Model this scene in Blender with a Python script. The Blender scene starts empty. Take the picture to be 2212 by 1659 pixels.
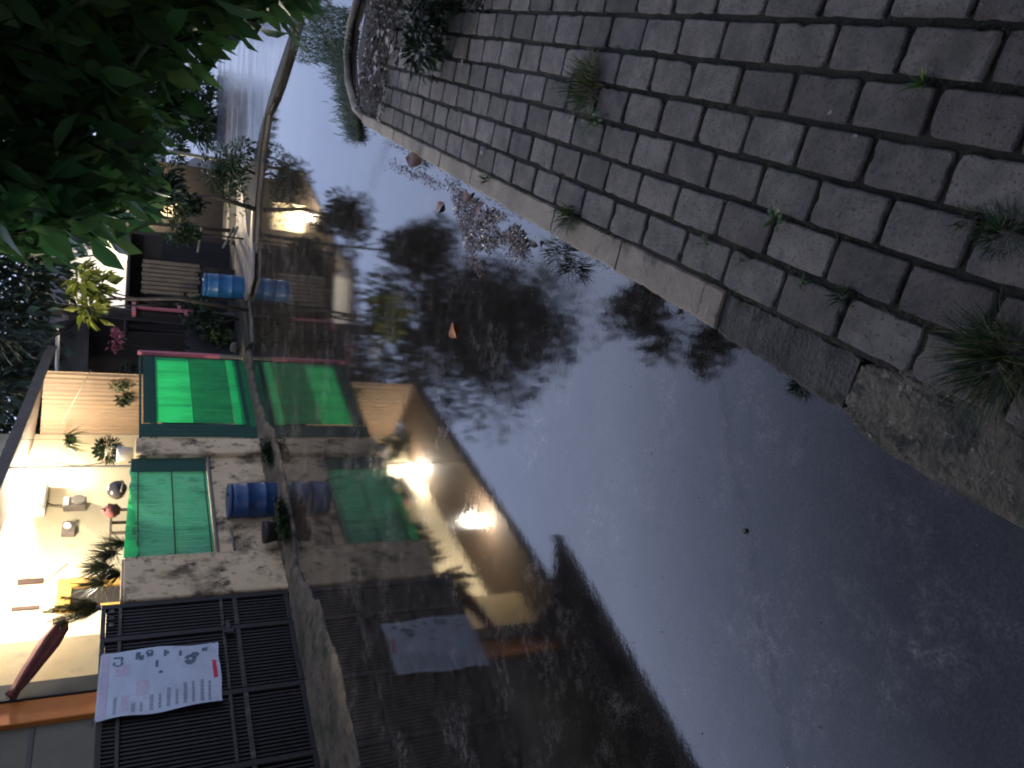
import bpy, math, random
from mathutils import Vector, Matrix, noise as mnoise
R_ = random.Random(11)
SC = bpy.context.scene
COL = SC.collection
PI = math.pi

# ------------------------------------------------------------------ camera model (used to turn a spot seen in the photo into a world position)
H, PITCH, ROLL, FPX = 2.5, math.radians(27.1), math.radians(2.31), 1660.0
def ray(x, y):
    dx = (1659 - y) - 829.5; dy = x - 1106
    a = dx*math.cos(ROLL) + dy*math.sin(ROLL); b = -dx*math.sin(ROLL) + dy*math.cos(ROLL)
    return Vector((a, FPX*math.cos(PITCH) - b*math.sin(PITCH), -FPX*math.sin(PITCH) - b*math.cos(PITCH)))
def gnd(x, y, z=0.0):
    r = ray(x, y); t = (z - H)/r.z
    return Vector((r.x*t, r.y*t, z))
def mirz(x, y, z):
    r = ray(x, y); t = (z + H)/(-r.z)
    return Vector((r.x*t, r.y*t, z))
def mird(x, y, D):
    r = ray(x, y); h = math.hypot(r.x, r.y)
    return Vector((r.x/h*D, r.y/h*D, -H - r.z/h*D))
# street frontage frame: s along the fence, b back from it, z up
FA = Vector((-3.3, 11.95, 0)); FANG = math.atan2(.848, .53)
FD = Vector((math.cos(FANG), math.sin(FANG), 0)); FB = Vector((-FD.y, FD.x, 0))
def F2W(s, b, z): return FA + FD*s + FB*b + Vector((0, 0, z))
def W2F(p):
    q = Vector(p) - FA; return Vector((q.dot(FD), q.dot(FB), p[2]))
def wall(x, y, b=0.0):
    r = ray(x, y); o = FA + FB*b
    t = o.dot(FB)/r.dot(FB)
    p = Vector((0, 0, H)) + r*t
    q = p - o
    return (q.dot(FD), p.z)
def pix3(x, y, D): rr_ = ray(x, y).normalized(); return Vector((0,0,H)) + rr_*D
# pavement frame: l along the kerb, q to the right of it
KD = Vector((.3715+.021*.9284, .9284-.021*.3715, 0)).normalized(); KN = Vector((KD.y, -KD.x, 0)); K0 = Vector((.02, 1.34, 0)) - KN*.088
KANG = math.atan2(KD.y, KD.x)

# ------------------------------------------------------------------ object helpers
ORIG = {}
class MB:
    def __init__(s): s.v = []; s.f = []; s.sm = []
    def add(s, vs, fs, smooth=False):
        n = len(s.v); s.v += [Vector(p) for p in vs]
        for f in fs: s.f.append([i+n for i in f]); s.sm.append(smooth)
        return s
    def box(s, x0, x1, y0, y1, z0, z1, bev=0.0):
        if bev <= 0:
            vs = [(x, y, z) for z in (z0, z1) for y in (y0, y1) for x in (x0, x1)]
            return s.add(vs, [(0,2,3,1),(4,5,7,6),(0,1,5,4),(2,6,7,3),(0,4,6,2),(1,3,7,5)])
        e = min(bev, (x1-x0)*.45, (y1-y0)*.45, (z1-z0)*.45)
        vs = []
        for (z, i) in ((z0, e), (z0+e, 0), (z1-e, 0), (z1, e)):
            X0, X1, Y0, Y1 = x0+i, x1-i, y0+i, y1-i
            c = e if i == 0 else e*.6
            vs += [(X0+c,Y0,z),(X1-c,Y0,z),(X1,Y0+c,z),(X1,Y1-c,z),(X1-c,Y1,z),(X0+c,Y1,z),(X0,Y1-c,z),(X0,Y0+c,z)]
        fs = [tuple(range(7,-1,-1)), tuple(range(24,32))]
        for k in range(3):
            for j in range(8): fs.append((k*8+j, k*8+(j+1)%8, k*8+8+(j+1)%8, k*8+8+j))
        return s.add(vs, fs)
    def tube(s, pts, rad, n=8, cap=True):
        pts = [Vector(p) for p in pts]
        if not hasattr(rad, '__len__'): rad = [rad]*len(pts)
        vs = []; prev = None
        for i, p in enumerate(pts):
            d = (pts[min(i+1, len(pts)-1)] - pts[max(i-1, 0)]).normalized()
            if prev is None:
                u = d.cross(Vector((0,0,1)) if abs(d.z) < .9 else Vector((1,0,0))).normalized()
            else:
                u = (prev - d*prev.dot(d)).normalized()
            prev = u; w = d.cross(u)
            for k in range(n):
                a = 2*PI*k/n; vs.append(p + (u*math.cos(a) + w*math.sin(a))*rad[i])
        fs = []
        for i in range(len(pts)-1):
            for k in range(n): fs.append((i*n+k, i*n+(k+1)%n, (i+1)*n+(k+1)%n, (i+1)*n+k))
        s.add(vs, fs, True)
        if cap:
            m = len(s.v) - len(vs)
            s.f.append([m+k for k in range(n)][::-1]); s.sm.append(False)
            s.f.append([m+(len(pts)-1)*n+k for k in range(n)]); s.sm.append(False)
        return s
    def lathe(s, c, prof, n=28):
        vs = []; c = Vector(c)
        for (r, z) in prof:
            for k in range(n):
                a = 2*PI*k/n; vs.append(c + Vector((r*math.cos(a), r*math.sin(a), z)))
        fs = []
        for i in range(len(prof)-1):
            for k in range(n): fs.append((i*n+k, i*n+(k+1)%n, (i+1)*n+(k+1)%n, (i+1)*n+k))
        s.add(vs, fs, True); m = len(s.v)-len(vs)
        s.f.append([m+k for k in range(n)][::-1]); s.sm.append(False)
        s.f.append([m+(len(prof)-1)*n+k for k in range(n)]); s.sm.append(False)
        return s
    def ball(s, c, rx, ry, rz, n=10, jit=0.0, seed=0):
        c = Vector(c); vs = []; fs = []; m = n//2+1
        for i in range(m+1):
            t = PI*i/m
            for k in range(n):
                a = 2*PI*k/n
                d = Vector((math.sin(t)*math.cos(a), math.sin(t)*math.sin(a), math.cos(t)))
                j = 1 + jit*mnoise.noise(d*2.3 + Vector((seed, 0, 0)))
                vs.append(c + Vector((d.x*rx, d.y*ry, d.z*rz))*j)
        for i in range(m):
            for k in range(n): fs.append((i*n+k, (i+1)*n+k, (i+1)*n+(k+1)%n, i*n+(k+1)%n))
        return s.add(vs, fs, True)
    def quad(s, a, b, c, d): return s.add([a, b, c, d], [(0,1,2,3)])
    def slab(s, poly, z0, z1):
        n = len(poly); vs = [(p[0], p[1], z0) for p in poly] + [(p[0], p[1], z1) for p in poly]
        fs = [tuple(range(n-1,-1,-1)), tuple(range(n, 2*n))] + [(i, (i+1)%n, n+(i+1)%n, n+i) for i in range(n)]
        return s.add(vs, fs)
    def leaf(s, p, d, up, L, W, bend=.25, fold=.2):
        p = Vector(p); d = d.normalized(); sd = d.cross(up)
        if sd.length < 1e-4: sd = d.cross(Vector((1, .2, .1)))
        sd.normalize(); nn = sd.cross(d)
        def at(t): return p + d*(L*t) - nn*(bend*L*t*t)
        vs = [at(0), at(.3)+sd*W*.42+nn*W*fold, at(.3), at(.3)-sd*W*.42+nn*W*fold,
              at(.62)+sd*W*.45+nn*W*fold, at(.62), at(.62)-sd*W*.45+nn*W*fold, at(1)]
        return s.add(vs, [(0,2,1),(0,3,2),(1,2,5,4),(2,3,6,5),(4,5,7),(5,6,7)], True)
    def sleaf(s, p, d, up, L, W):
        p = Vector(p); d = d.normalized(); sd = d.cross(up)
        if sd.length < 1e-4: sd = d.cross(Vector((1, .2, .1)))
        sd.normalize(); nn = sd.cross(d); m = p + d*L*.45
        return s.add([p, m+sd*W*.5+nn*W*.15, p+d*L-nn*L*.12, m-sd*W*.5+nn*W*.15], [(0,1,2),(0,2,3)], False)
    def blade(s, p, d, L, W, droop, n=4):
        p = Vector(p); d = d.normalized(); sd = d.cross(Vector((0,0,1)))
        if sd.length < 1e-3: sd = Vector((1,0,0))
        sd.normalize(); vs = []; q = p.copy(); dd = d.copy()
        for i in range(n+1):
            w = W*(1 - (i/n)**1.6)*.5 + .0004
            vs += [q+sd*w, q-sd*w]
            q = q + dd*(L/n); dd = (dd + Vector((0,0,-droop/n))).normalized()
        return s.add(vs, [(2*i, 2*i+1, 2*i+3, 2*i+2) for i in range(n)], True)
    def build(s, name, mat, parent=None, o=(0,0,0)):
        if parent is not None: o = ORIG[parent.name]
        o = Vector(o)
        me = bpy.data.meshes.new(name)
        me.from_pydata([tuple(v - o) for v in s.v], [], s.f)
        me.polygons.foreach_set('use_smooth', s.sm)
        me.materials.append(mat); me.update()
        ob = bpy.data.objects.new(name, me); COL.objects.link(ob)
        ORIG[ob.name] = tuple(o)
        if parent is not None: ob.parent = parent
        return ob
def tag(o, label=None, cat=None, group=None, kind=None):
    if label: o['label'] = label
    if cat: o['category'] = cat
    if group: o['group'] = group
    if kind: o['kind'] = kind
    return o
def place(o, org, frame):
    if frame == 'F': o.location = F2W(*org); o.rotation_euler = (0, 0, FANG)
    elif frame == 'K': o.location = K0 + KN*org[0] + KD*org[1] + Vector((0,0,org[2])); o.rotation_euler = (0, 0, KANG - PI/2)
    else: o.location = org
def thing(name, label, cat, org=(0,0,0), frame='W', group=None):
    o = bpy.data.objects.new(name, None); COL.objects.link(o); o.empty_display_size = .2
    place(o, org, frame); ORIG[o.name] = tuple(org)
    return tag(o, label, cat, group)
def solo(mb, name, mat, label, cat, org=(0,0,0), frame='W', group=None):
    o = mb.build(name, mat, None, org); place(o, org, frame)
    return tag(o, label, cat, group)
def struct(mb, name, mat, org=(0,0,0), frame='W'):
    o = mb.build(name, mat, None, org); place(o, org, frame); o['kind'] = 'structure'; return o
def stuff(mb, name, mat, label, cat, org=(0,0,0), frame='W'):
    o = solo(mb, name, mat, label, cat, org, frame); o['kind'] = 'stuff'; return o

# ------------------------------------------------------------------ materials
def lin(r, g, b):
    f = lambda c: (c/255/12.92 if c/255 <= .04045 else ((c/255+.055)/1.055)**2.4)
    return (f(r), f(g), f(b), 1)
def mat(name, c1, c2=None, scale=6, rough=.7, bump=0., bscale=None, stain=None, island=0., metal=0., spec=.5,
        transl=0., stretch=(1,1,1), detail=6, emit=None, coat=0., rough2=None):
    m = bpy.data.materials.new(name); m.use_nodes = True
    nt = m.node_tree; N = nt.nodes; Lk = nt.links.new
    bs = N['Principled BSDF']; out = N['Material Output']
    tc = N.new('ShaderNodeTexCoord'); mp = N.new('ShaderNodeMapping'); mp.inputs['Scale'].default_value = stretch
    Lk(tc.outputs['Object'], mp.inputs['Vector'])
    def noise(sc, dt=detail, rg=.6):
        n = N.new('ShaderNodeTexNoise'); n.inputs['Scale'].default_value = sc; n.inputs['Detail'].default_value = dt
        n.inputs['Roughness'].default_value = rg; Lk(mp.outputs['Vector'], n.inputs['Vector']); return n
    col = None
    def mixc(fac, a, b):
        x = N.new('ShaderNodeMix'); x.data_type = 'RGBA'
        if isinstance(fac, float): x.inputs[0].default_value = fac
        else: Lk(fac, x.inputs[0])
        for sock, v in ((x.inputs[6], a), (x.inputs[7], b)):
            if isinstance(v, (tuple, list)): sock.default_value = v
            else: Lk(v, sock)
        return x.outputs[2]
    def ramp(src, a, b):
        r = N.new('ShaderNodeMapRange'); r.inputs[1].default_value = a; r.inputs[2].default_value = b; Lk(src, r.inputs[0]); return r.outputs[0]
    c2 = c2 or tuple(x*.6 for x in c1[:3]) + (1,)
    base = mixc(ramp(noise(scale).outputs[0], .32, .68), c1, c2)
    for st in (stain or []):
        sc, lo, hi, cc = st[:4]
        base = mixc(ramp(noise(sc, 8, .65).outputs[0], lo, hi), base, cc)
    if island:
        g = N.new('ShaderNodeNewGeometry'); hv = N.new('ShaderNodeHueSaturation')
        Lk(ramp_(N, Lk, g.outputs['Random Per Island'], 1-island, 1+island), hv.inputs['Value']); Lk(base, hv.inputs['Color']); base = hv.outputs[0]
        ms = N.new('ShaderNodeMath'); ms.operation = 'MULTIPLY_ADD'; ms.inputs[1].default_value = .05*min(1, island*2); ms.inputs[2].default_value = .5-.025*min(1, island*2)
        mm = N.new('ShaderNodeMath'); mm.operation = 'FRACT'; m3 = N.new('ShaderNodeMath'); m3.operation = 'MULTIPLY'; m3.inputs[1].default_value = 17.3
        Lk(g.outputs['Random Per Island'], m3.inputs[0]); Lk(m3.outputs[0], mm.inputs[0]); Lk(mm.outputs[0], ms.inputs[0]); Lk(ms.outputs[0], hv.inputs['Hue'])
    Lk(base, bs.inputs['Base Color'])
    bs.inputs['Roughness'].default_value = rough; bs.inputs['Metallic'].default_value = metal
    bs.inputs['Specular IOR Level'].default_value = spec
    if coat: bs.inputs['Coat Weight'].default_value = coat; bs.inputs['Coat Roughness'].default_value = .25
    if rough2 is not None:
        Lk(ramp_(N, Lk, ramp(noise(scale*.8).outputs[0], .35, .65), rough, rough2), bs.inputs['Roughness'])
    if bump:
        b = N.new('ShaderNodeBump'); b.inputs['Strength'].default_value = bump; b.inputs['Distance'].default_value = .02
        Lk(noise(bscale or scale*4, 8).outputs[0], b.inputs['Height']); Lk(b.outputs[0], bs.inputs['Normal'])
    if emit:
        bs.inputs['Emission Color'].default_value = emit[0]; bs.inputs['Emission Strength'].default_value = emit[1]
    if transl:
        tr = N.new('ShaderNodeBsdfTranslucent'); Lk(base, tr.inputs[0]); mx = N.new('ShaderNodeMixShader'); mx.inputs[0].default_value = transl
        Lk(bs.outputs[0], mx.inputs[1]); Lk(tr.outputs[0], mx.inputs[2]); Lk(mx.outputs[0], out.inputs[0])
    return m
def ramp_(N, Lk, src, a, b):
    r = N.new('ShaderNodeMapRange'); r.inputs[3].default_value = a; r.inputs[4].default_value = b; Lk(src, r.inputs[0]); return r.outputs[0]

M = {}
BLK = (.012,.012,.01,1)
M['ground'] = mat('soil', (.045,.038,.03,1), (.025,.022,.017,1), 3, .95, .5)
M['land'] = mat('garden_soil', (.05,.045,.035,1), (.025,.026,.016,1), 5, .9, .6, 20, stain=[(2.2,.55,.7,(.03,.045,.015,1))])
M['ledge'] = mat('muddy_ledge', (.19,.14,.085,1), (.075,.058,.038,1), 5, .8, 1., 14, stain=[(3,.5,.66,(.025,.035,.012,1)),(7,.58,.7,(.02,.018,.014,1))])
M['bank'] = mat('bank_concrete', (.155,.125,.095,1), (.085,.065,.045,1), 1.3, .6, 1., 20, stain=[(1.7,.52,.66,(.06,.05,.03,1)),(6,.6,.7,(.035,.03,.02,1))], rough2=.9)
M['wetroad'] = mat('wet_concrete_road', (.13,.13,.14,1), (.07,.068,.07,1), .6, .12, .12, 9, stretch=(.5,2.2,1), rough2=.38)
M['joint'] = mat('mossy_joint', (.05,.042,.03,1), (.028,.03,.017,1), 8, .95, .8, 60, stain=[(4,.52,.66,(.03,.04,.014,1))])
M['paver'] = mat('concrete_paver', (.31,.272,.235,1), (.155,.142,.13,1), 7, .75, 1., 160, island=.32,
                 stain=[(2.1,.52,.72,(.09,.08,.07,1)),(60,.54,.66,(.075,.065,.055,1)),(45,.6,.7,(.36,.32,.28,1)),(5,.56,.7,(.10,.105,.11,1)),(1.1,.55,.68,(.11,.10,.07,1))])
M['kerb'] = mat('kerb_concrete', (.44,.365,.275,1), (.34,.28,.21,1), 7, .75, .8, 70, stain=[(1.3,.5,.66,(.22,.19,.14,1)),(5,.6,.7,(.14,.13,.10,1)),(14,.66,.74,(.06,.055,.04,1)),(2.2,.62,.72,(.12,.13,.06,1))])
M['kerbold'] = mat('old_kerb', (.13,.12,.105,1), (.06,.055,.05,1), 7, .85, 1., 60, stain=[(9,.55,.68,(.03,.03,.026,1)),(4,.62,.72,(.05,.06,.025,1))])
M['rough'] = mat('rough_concrete', (.20,.17,.125,1), (.09,.08,.06,1), 16, .9, 1.0, 45, stain=[(6,.5,.64,(.06,.065,.05,1)),(22,.6,.68,(.32,.29,.24,1)),(9,.57,.66,(.04,.04,.034,1))])
M['wallcream'] = mat('stained_cream_plaster', (.66,.49,.29,1), (.56,.41,.24,1), 3, .85, .35, 30,
                     stain=[(2.3,.5,.64,(.16,.115,.06,1)),(5,.55,.66,(.045,.035,.022,1)),(11,.6,.68,(.03,.026,.018,1))], stretch=(1,1,.7))
M['housecream'] = mat('house_cream_paint', (.62,.545,.38,1), (.56,.49,.335,1), 2, .7, .1, 30, stain=[(1.4,.55,.75,(.5,.42,.28,1)),(4,.62,.75,(.42,.34,.22,1))])
M['house2'] = mat('ochre_cream_paint', (.58,.45,.24,1), (.5,.40,.22,1), 2, .75, .15, 25, stain=[(2.4,.52,.7,(.36,.29,.19,1))])
M['orange'] = mat('orange_paint', (.55,.17,.025,1), (.5,.15,.02,1), 3, .6)
M['olive'] = mat('olive_panel', (.14,.125,.08,1), (.11,.1,.065,1), 2, .6)
M['iron'] = mat('dark_iron', (.010,.008,.008,1), (.017,.012,.011,1), 9, .55, .3, 60, stain=[(6,.6,.72,(.06,.03,.02,1))])
M['ironsheet'] = mat('dark_sheet', (.012,.01,.012,1), (.018,.015,.015,1), 4, .7)
M['ironlight'] = mat('worn_iron', (.045,.038,.034,1), (.02,.017,.016,1), 9, .6, .3, 60, stain=[(8,.55,.68,(.11,.09,.07,1))])
M['banner'] = mat('vinyl_banner', (.50,.54,.60,1), (.42,.46,.52,1), 3, .5, stain=[(5,.58,.72,(.34,.36,.38,1))])
M['ink'] = mat('grey_print', (.22,.24,.28,1), (.32,.33,.38,1), 20, .6)
M['inkdark'] = mat('dark_print', (.06,.10,.14,1), (.12,.16,.2,1), 20, .6)
M['inkpink'] = mat('faded_print', (.42,.36,.44,1), (.5,.46,.52,1), 20, .6)
M['inkred'] = mat('red_print', (.62,.02,.08,1), (.55,.02,.07,1), 10, .6)
M['teal'] = mat('teal_net', (.06,.35,.21,1), (.11,.40,.28,1), 1.2, .6, .15, 40, transl=.3, stretch=(2,1,1), stain=[(2.4,.5,.7,(.03,.2,.11,1))])
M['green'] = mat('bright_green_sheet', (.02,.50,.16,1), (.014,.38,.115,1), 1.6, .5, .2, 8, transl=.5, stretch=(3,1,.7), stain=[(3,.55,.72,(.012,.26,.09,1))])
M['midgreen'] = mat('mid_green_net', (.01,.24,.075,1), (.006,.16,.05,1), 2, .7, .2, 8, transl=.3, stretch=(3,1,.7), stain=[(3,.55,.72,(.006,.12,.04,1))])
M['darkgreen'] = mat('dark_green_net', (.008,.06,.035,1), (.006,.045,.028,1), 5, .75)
M['pink'] = mat('pink_paint', (.50,.15,.17,1), (.42,.12,.14,1), 8, .6)
M['greypaint'] = mat('grey_paint', (.17,.15,.125,1), (.12,.11,.09,1), 8, .7)
M['barrel'] = mat('blue_plastic', (.009,.05,.15,1), (.007,.035,.1,1), 4, .42, .1, 20, stain=[(3,.54,.7,(.012,.03,.07,1)),(9,.62,.7,(.05,.045,.035,1)),(5,.64,.74,(.12,.2,.32,1))])
M['barrel2'] = mat('faded_blue_plastic', (.02,.12,.27,1), (.015,.085,.2,1), 4, .35, .1, 20, stain=[(7,.62,.72,(.16,.25,.36,1))])
M['brown'] = mat('brown_blind', (.14,.09,.05,1), (.10,.065,.037,1), 6, .8, .3, 20, stretch=(7,7,.6), stain=[(.9,.55,.68,(.07,.05,.035,1))])
M['ceil'] = mat('wood_ceiling', (.10,.065,.04,1), (.07,.045,.028,1), 5, .8, .2, stretch=(5,.7,1))
M['roof'] = mat('dark_roof', (.035,.028,.025,1), (.055,.042,.035,1), 5, .8, .6, 30)
M['fascia'] = mat('grey_fascia', (.10,.085,.07,1), (.06,.05,.042,1), 6, .7)
M['yellowwood'] = mat('yellow_frame', (.55,.33,.08,1), (.48,.28,.06,1), 6, .5)
M['darkhole'] = mat('dark_interior', (.02,.017,.014,1), None, 4, .8)
M['slit'] = mat('brown_vent', (.07,.04,.03,1), None, 4, .8)
M['white'] = mat('white_plastic', (.7,.7,.68,1), (.62,.62,.6,1), 4, .45)
M['whitewall'] = mat('white_house_paint', (.72,.72,.74,1), (.65,.65,.67,1), 3, .7, stain=[(2,.6,.75,(.5,.5,.5,1))])
M['greybox'] = mat('grey_box', (.16,.13,.11,1), (.11,.09,.08,1), 5, .6)
M['glassy'] = mat('meter_glass', (.3,.29,.27,1), None, 5, .15)
M['darkstuff'] = mat('dark_shell', (.05,.04,.04,1), (.03,.025,.025,1), 4, .3)
M['redcloth'] = mat('red_brown_cloth', (.22,.06,.045,1), (.12,.04,.03,1), 6, .8, .4, 12, stretch=(1,1,.4))
M['darkpost'] = mat('black_column', (.014,.012,.01,1), None, 4, .6)
M['wood'] = mat('old_plank', (.15,.12,.085,1), (.09,.07,.05,1), 6, .8, .4, 20, stretch=(4,4,.5))
M['bamboo'] = mat('grey_bamboo', (.22,.2,.16,1), (.15,.14,.1,1), 6, .7)
M['shed'] = mat('dark_shed', (.016,.014,.016,1), (.028,.024,.024,1), 4, .85, .3)
M['shedbrown'] = mat('brown_shed', (.03,.022,.017,1), (.018,.014,.01,1), 4, .85, .3)
M['bark'] = mat('bark', (.055,.042,.032,1), (.028,.022,.017,1), 7, .9, 1., 18, stretch=(3,3,.6))
M['leafnear'] = mat('broad_leaf', (.16,.33,.10,1), (.07,.20,.07,1), 2.2, .38, island=.6, transl=.35)
M['leafdark'] = mat('dark_leaf', (.018,.04,.014,1), (.01,.025,.01,1), 3, .55, island=.5, transl=.15)
M['leafmid'] = mat('mid_leaf', (.045,.075,.022,1), (.025,.05,.014,1), 3, .55, island=.5, transl=.25)
M['leaflamp'] = mat('lamplit_leaf', (.25,.26,.03,1), (.15,.19,.02,1), 3, .5, island=.35, transl=.3)  # house lamp light is put into this yellow green
M['spiky'] = mat('spiky_leaf', (.04,.045,.022,1), (.02,.028,.014,1), 3, .4, island=.4, transl=.1)
M['grass'] = mat('grass_blade', (.045,.09,.018,1), (.06,.085,.025,1), 4, .5, island=.4, transl=.25)
M['grassdk'] = mat('dark_grass_blade', (.02,.055,.012,1), (.03,.06,.015,1), 4, .5, island=.4, transl=.25)
M['grassdry'] = mat('dry_grass', (.19,.15,.065,1), (.11,.11,.04,1), 4, .7, island=.4, transl=.2)
M['weed'] = mat('weed_leaf', (.085,.17,.03,1), (.06,.13,.025,1), 4, .45, island=.35, transl=.3)
M['moss'] = mat('moss_blade', (.03,.045,.012,1), (.04,.045,.016,1), 4, .8, island=.4)
M['leafor'] = mat('orange_leaf', (.62,.19,.02,1), (.5,.13,.015,1), 20, .55, transl=.2)
M['leafpk'] = mat('pink_brown_leaf', (.38,.17,.13,1), (.25,.1,.08,1), 20, .5)
M['leafbr'] = mat('brown_leaf', (.20,.075,.03,1), (.11,.05,.025,1), 20, .55)
M['litter'] = mat('leaf_litter', (.11,.075,.05,1), (.05,.035,.022,1), 6, .5, island=.7)
M['scum'] = mat('floating_scum', (.20,.13,.10,1), (.33,.24,.19,1), 20, .3, island=.65, spec=.5)  # paler scraps carry the wet glints in their colour
M['petal'] = mat('white_petal', (.5,.43,.38,1), (.38,.3,.26,1), 10, .5)
M['speck'] = mat('pale_speck', (.2,.2,.2,1), None, 10, .6)
M['cable'] = mat('black_cable', (.012,.012,.012,1), None, 4, .6)
M['fern'] = mat('hanging_fern', (.045,.07,.012,1), (.04,.07,.015,1), 4, .5, island=.4, transl=.25)
def lampmat(n, c, s):
    m = bpy.data.materials.new(n); m.use_nodes = True; b = m.node_tree.nodes['Principled BSDF']
    b.inputs['Base Color'].default_value = (.8,.8,.8,1); b.inputs['Emission Color'].default_value = c; b.inputs['Emission Strength'].default_value = s
    return m
M['bulb'] = lampmat('lit_bulb', (1,.89,.72,1), 345)
M['bulbfar'] = lampmat('lit_small_bulb', (1,.82,.55,1), 170)
M['bulbw'] = lampmat('lit_white_bulb', (1,.93,.85,1), 120)

# water: clear reflecting sheet with drifting film
def water_mat():
    m = bpy.data.materials.new('flood_water'); m.use_nodes = True
    nt = m.node_tree; N = nt.nodes; Lk = nt.links.new; bs = N['Principled BSDF']
    tc = N.new('ShaderNodeTexCoord')
    def noise(sc, dt, st=(1,1,1)):
        mp = N.new('ShaderNodeMapping'); mp.inputs['Scale'].default_value = st; Lk(tc.outputs['Object'], mp.inputs['Vector'])
        n = N.new('ShaderNodeTexNoise'); n.inputs['Scale'].default_value = sc; n.inputs['Detail'].default_value = dt; n.inputs['Roughness'].default_value = .65
        Lk(mp.outputs['Vector'], n.inputs['Vector']); return n.outputs[0]
    def mr(src, a, b, c, d):
        r = N.new('ShaderNodeMapRange'); r.inputs[1].default_value = a; r.inputs[2].default_value = b; r.inputs[3].default_value = c; r.inputs[4].default_value = d
        Lk(src, r.inputs[0]); return r.outputs[0]
    f1 = mr(noise(1.5, 10), .5, .68, 0, 1); f2 = mr(noise(15, 6), .42, .62, 0, 1)
    mu = N.new('ShaderNodeMath'); mu.operation = 'MULTIPLY'; Lk(f1, mu.inputs[0]); Lk(f2, mu.inputs[1])
    mx = N.new('ShaderNodeMix'); mx.data_type = 'RGBA'; Lk(mu.outputs[0], mx.inputs[0])
    mx.inputs[6].default_value = (1,1,1,1); mx.inputs[7].default_value = (5,5.2,5.6,1)
    g1 = mr(noise(75, 4), .35, .7, .35, 1.9); g2 = mr(noise(5, 6), .35, .65, .6, 1.4)      # grain of the drowned road and drifting silt
    gm_ = N.new('ShaderNodeMath'); gm_.operation = 'MULTIPLY'; Lk(g1, gm_.inputs[0]); Lk(g2, gm_.inputs[1])
    vs_ = N.new('ShaderNodeVectorMath'); vs_.operation = 'SCALE'; vs_.inputs[0].default_value = (.026,.022,.0185); Lk(gm_.outputs[0], vs_.inputs['Scale'])
    vp = N.new('ShaderNodeVectorMath'); vp.operation = 'MULTIPLY'; Lk(vs_.outputs[0], vp.inputs[0]); Lk(mx.outputs[2], vp.inputs[1])
    Lk(vp.outputs[0], bs.inputs['Base Color'])
    bs.inputs['IOR'].default_value = 1.58
    Lk(mr(mu.outputs[0], 0, 1, .036, .10), bs.inputs['Roughness'])
    b = N.new('ShaderNodeBump'); b.inputs['Strength'].default_value = .018; b.inputs['Distance'].default_value = .02
    Lk(noise(9, 5), b.inputs['Height']); Lk(b.outputs[0], bs.inputs['Normal'])
    return m
M['water'] = water_mat()
M['puddle'] = mat('puddle_water', (.03,.028,.026,1), None, 3, .06, .03, 6)

# ------------------------------------------------------------------ setting: ground, water, banks, pavement
struct(MB().quad((-400,-400,-.35),(400,-400,-.35),(400,400,-.35),(-400,400,-.35)), 'ground', M['ground'])
struct(MB().quad((-30,-14,0),(9,-14,0),(9,22,0),(-30,22,0)), 'water', M['water'])
# shoreline as seen, from the corner of the fence round to the far right
shore = [gnd(*p) for p in ((548,740),(541,650),(556,540),(562,430),(573,320),(584,244),(597,208),(612,170),(638,85))]
def ribbon(front, back, z0, z1, nz=.02, sub=.12, seed=1, rows=6, jit=.09):
    """a rough low bank: ragged front line in the water, rising to the back line"""
    P = [(Vector(p), Vector(q)) for p, q in zip(front, back)]; out = []
    for (a, a2), (c, c2) in zip(P, P[1:]):
        k = max(1, int((c-a).length/sub))
        for i in range(k): out.append((a.lerp(c, i/k), a2.lerp(c2, i/k)))
    out.append(P[-1]); mb = MB(); vs = []
    for i, (p, e) in enumerate(out):
        n = (e-p).normalized()
        for r in range(rows):
            f = r/(rows-1); m = p.lerp(e, f)
            j = mnoise.noise(Vector((m.x*2.3+seed, m.y*2.3, 0)))*.6 + mnoise.noise(Vector((m.x*9+seed, m.y*9, r)))*.4
            q = m + n*(j*jit*2*(1-f)*(1 if r < rows-1 else 0))
            z = (-.06 if r == 0 else z0 + (z1-z0)*f**.6 + j*nz)
            vs.append((q.x, q.y, z))
    fs = [(i*rows+r, (i+1)*rows+r, (i+1)*rows+r+1, i*rows+r+1) for i in range(len(out)-1) for r in range(rows-1)]
    mb.add(vs, fs, True); return mb
fg = [(-30,-1.3),(-8,-1.3),(-3.8,-1.3),(-2.35,-1.42),(-1.2,-1.15),(-.5,-.75),(.1,-.5),(.6,-.8),(1.9,-.92),(3.1,-.85),(4.0,-.45),(5.2,-.25),(6.2,-.3),(7.0,-.6)]
struct(ribbon([F2W(a,b,0) for a, b in fg], [F2W(a,.2,0) for a, b in fg], .005, .12, .05, seed=3, rows=10, jit=.13, sub=.07), 'mud_bank', M['ledge'])
shore2 = [F2W(7.0,-.6,0)] + shore + [Vector((5.9,12.9,0)), Vector((7.4,12.2,0)), Vector((12,11.8,0))]
off = [(.05,.4)]+[(-.03,.27)]*4+[(-.02,.27)]*2+[(-.2,.18)]*3+[(.3,.3)]*3
struct(ribbon(shore2, [p+Vector((a,b,0)) for p,(a,b) in zip(shore2, off)], 0.0, .05, .025, seed=8, jit=.16, sub=.06), 'bank_kerb', M['bank'])
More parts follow.
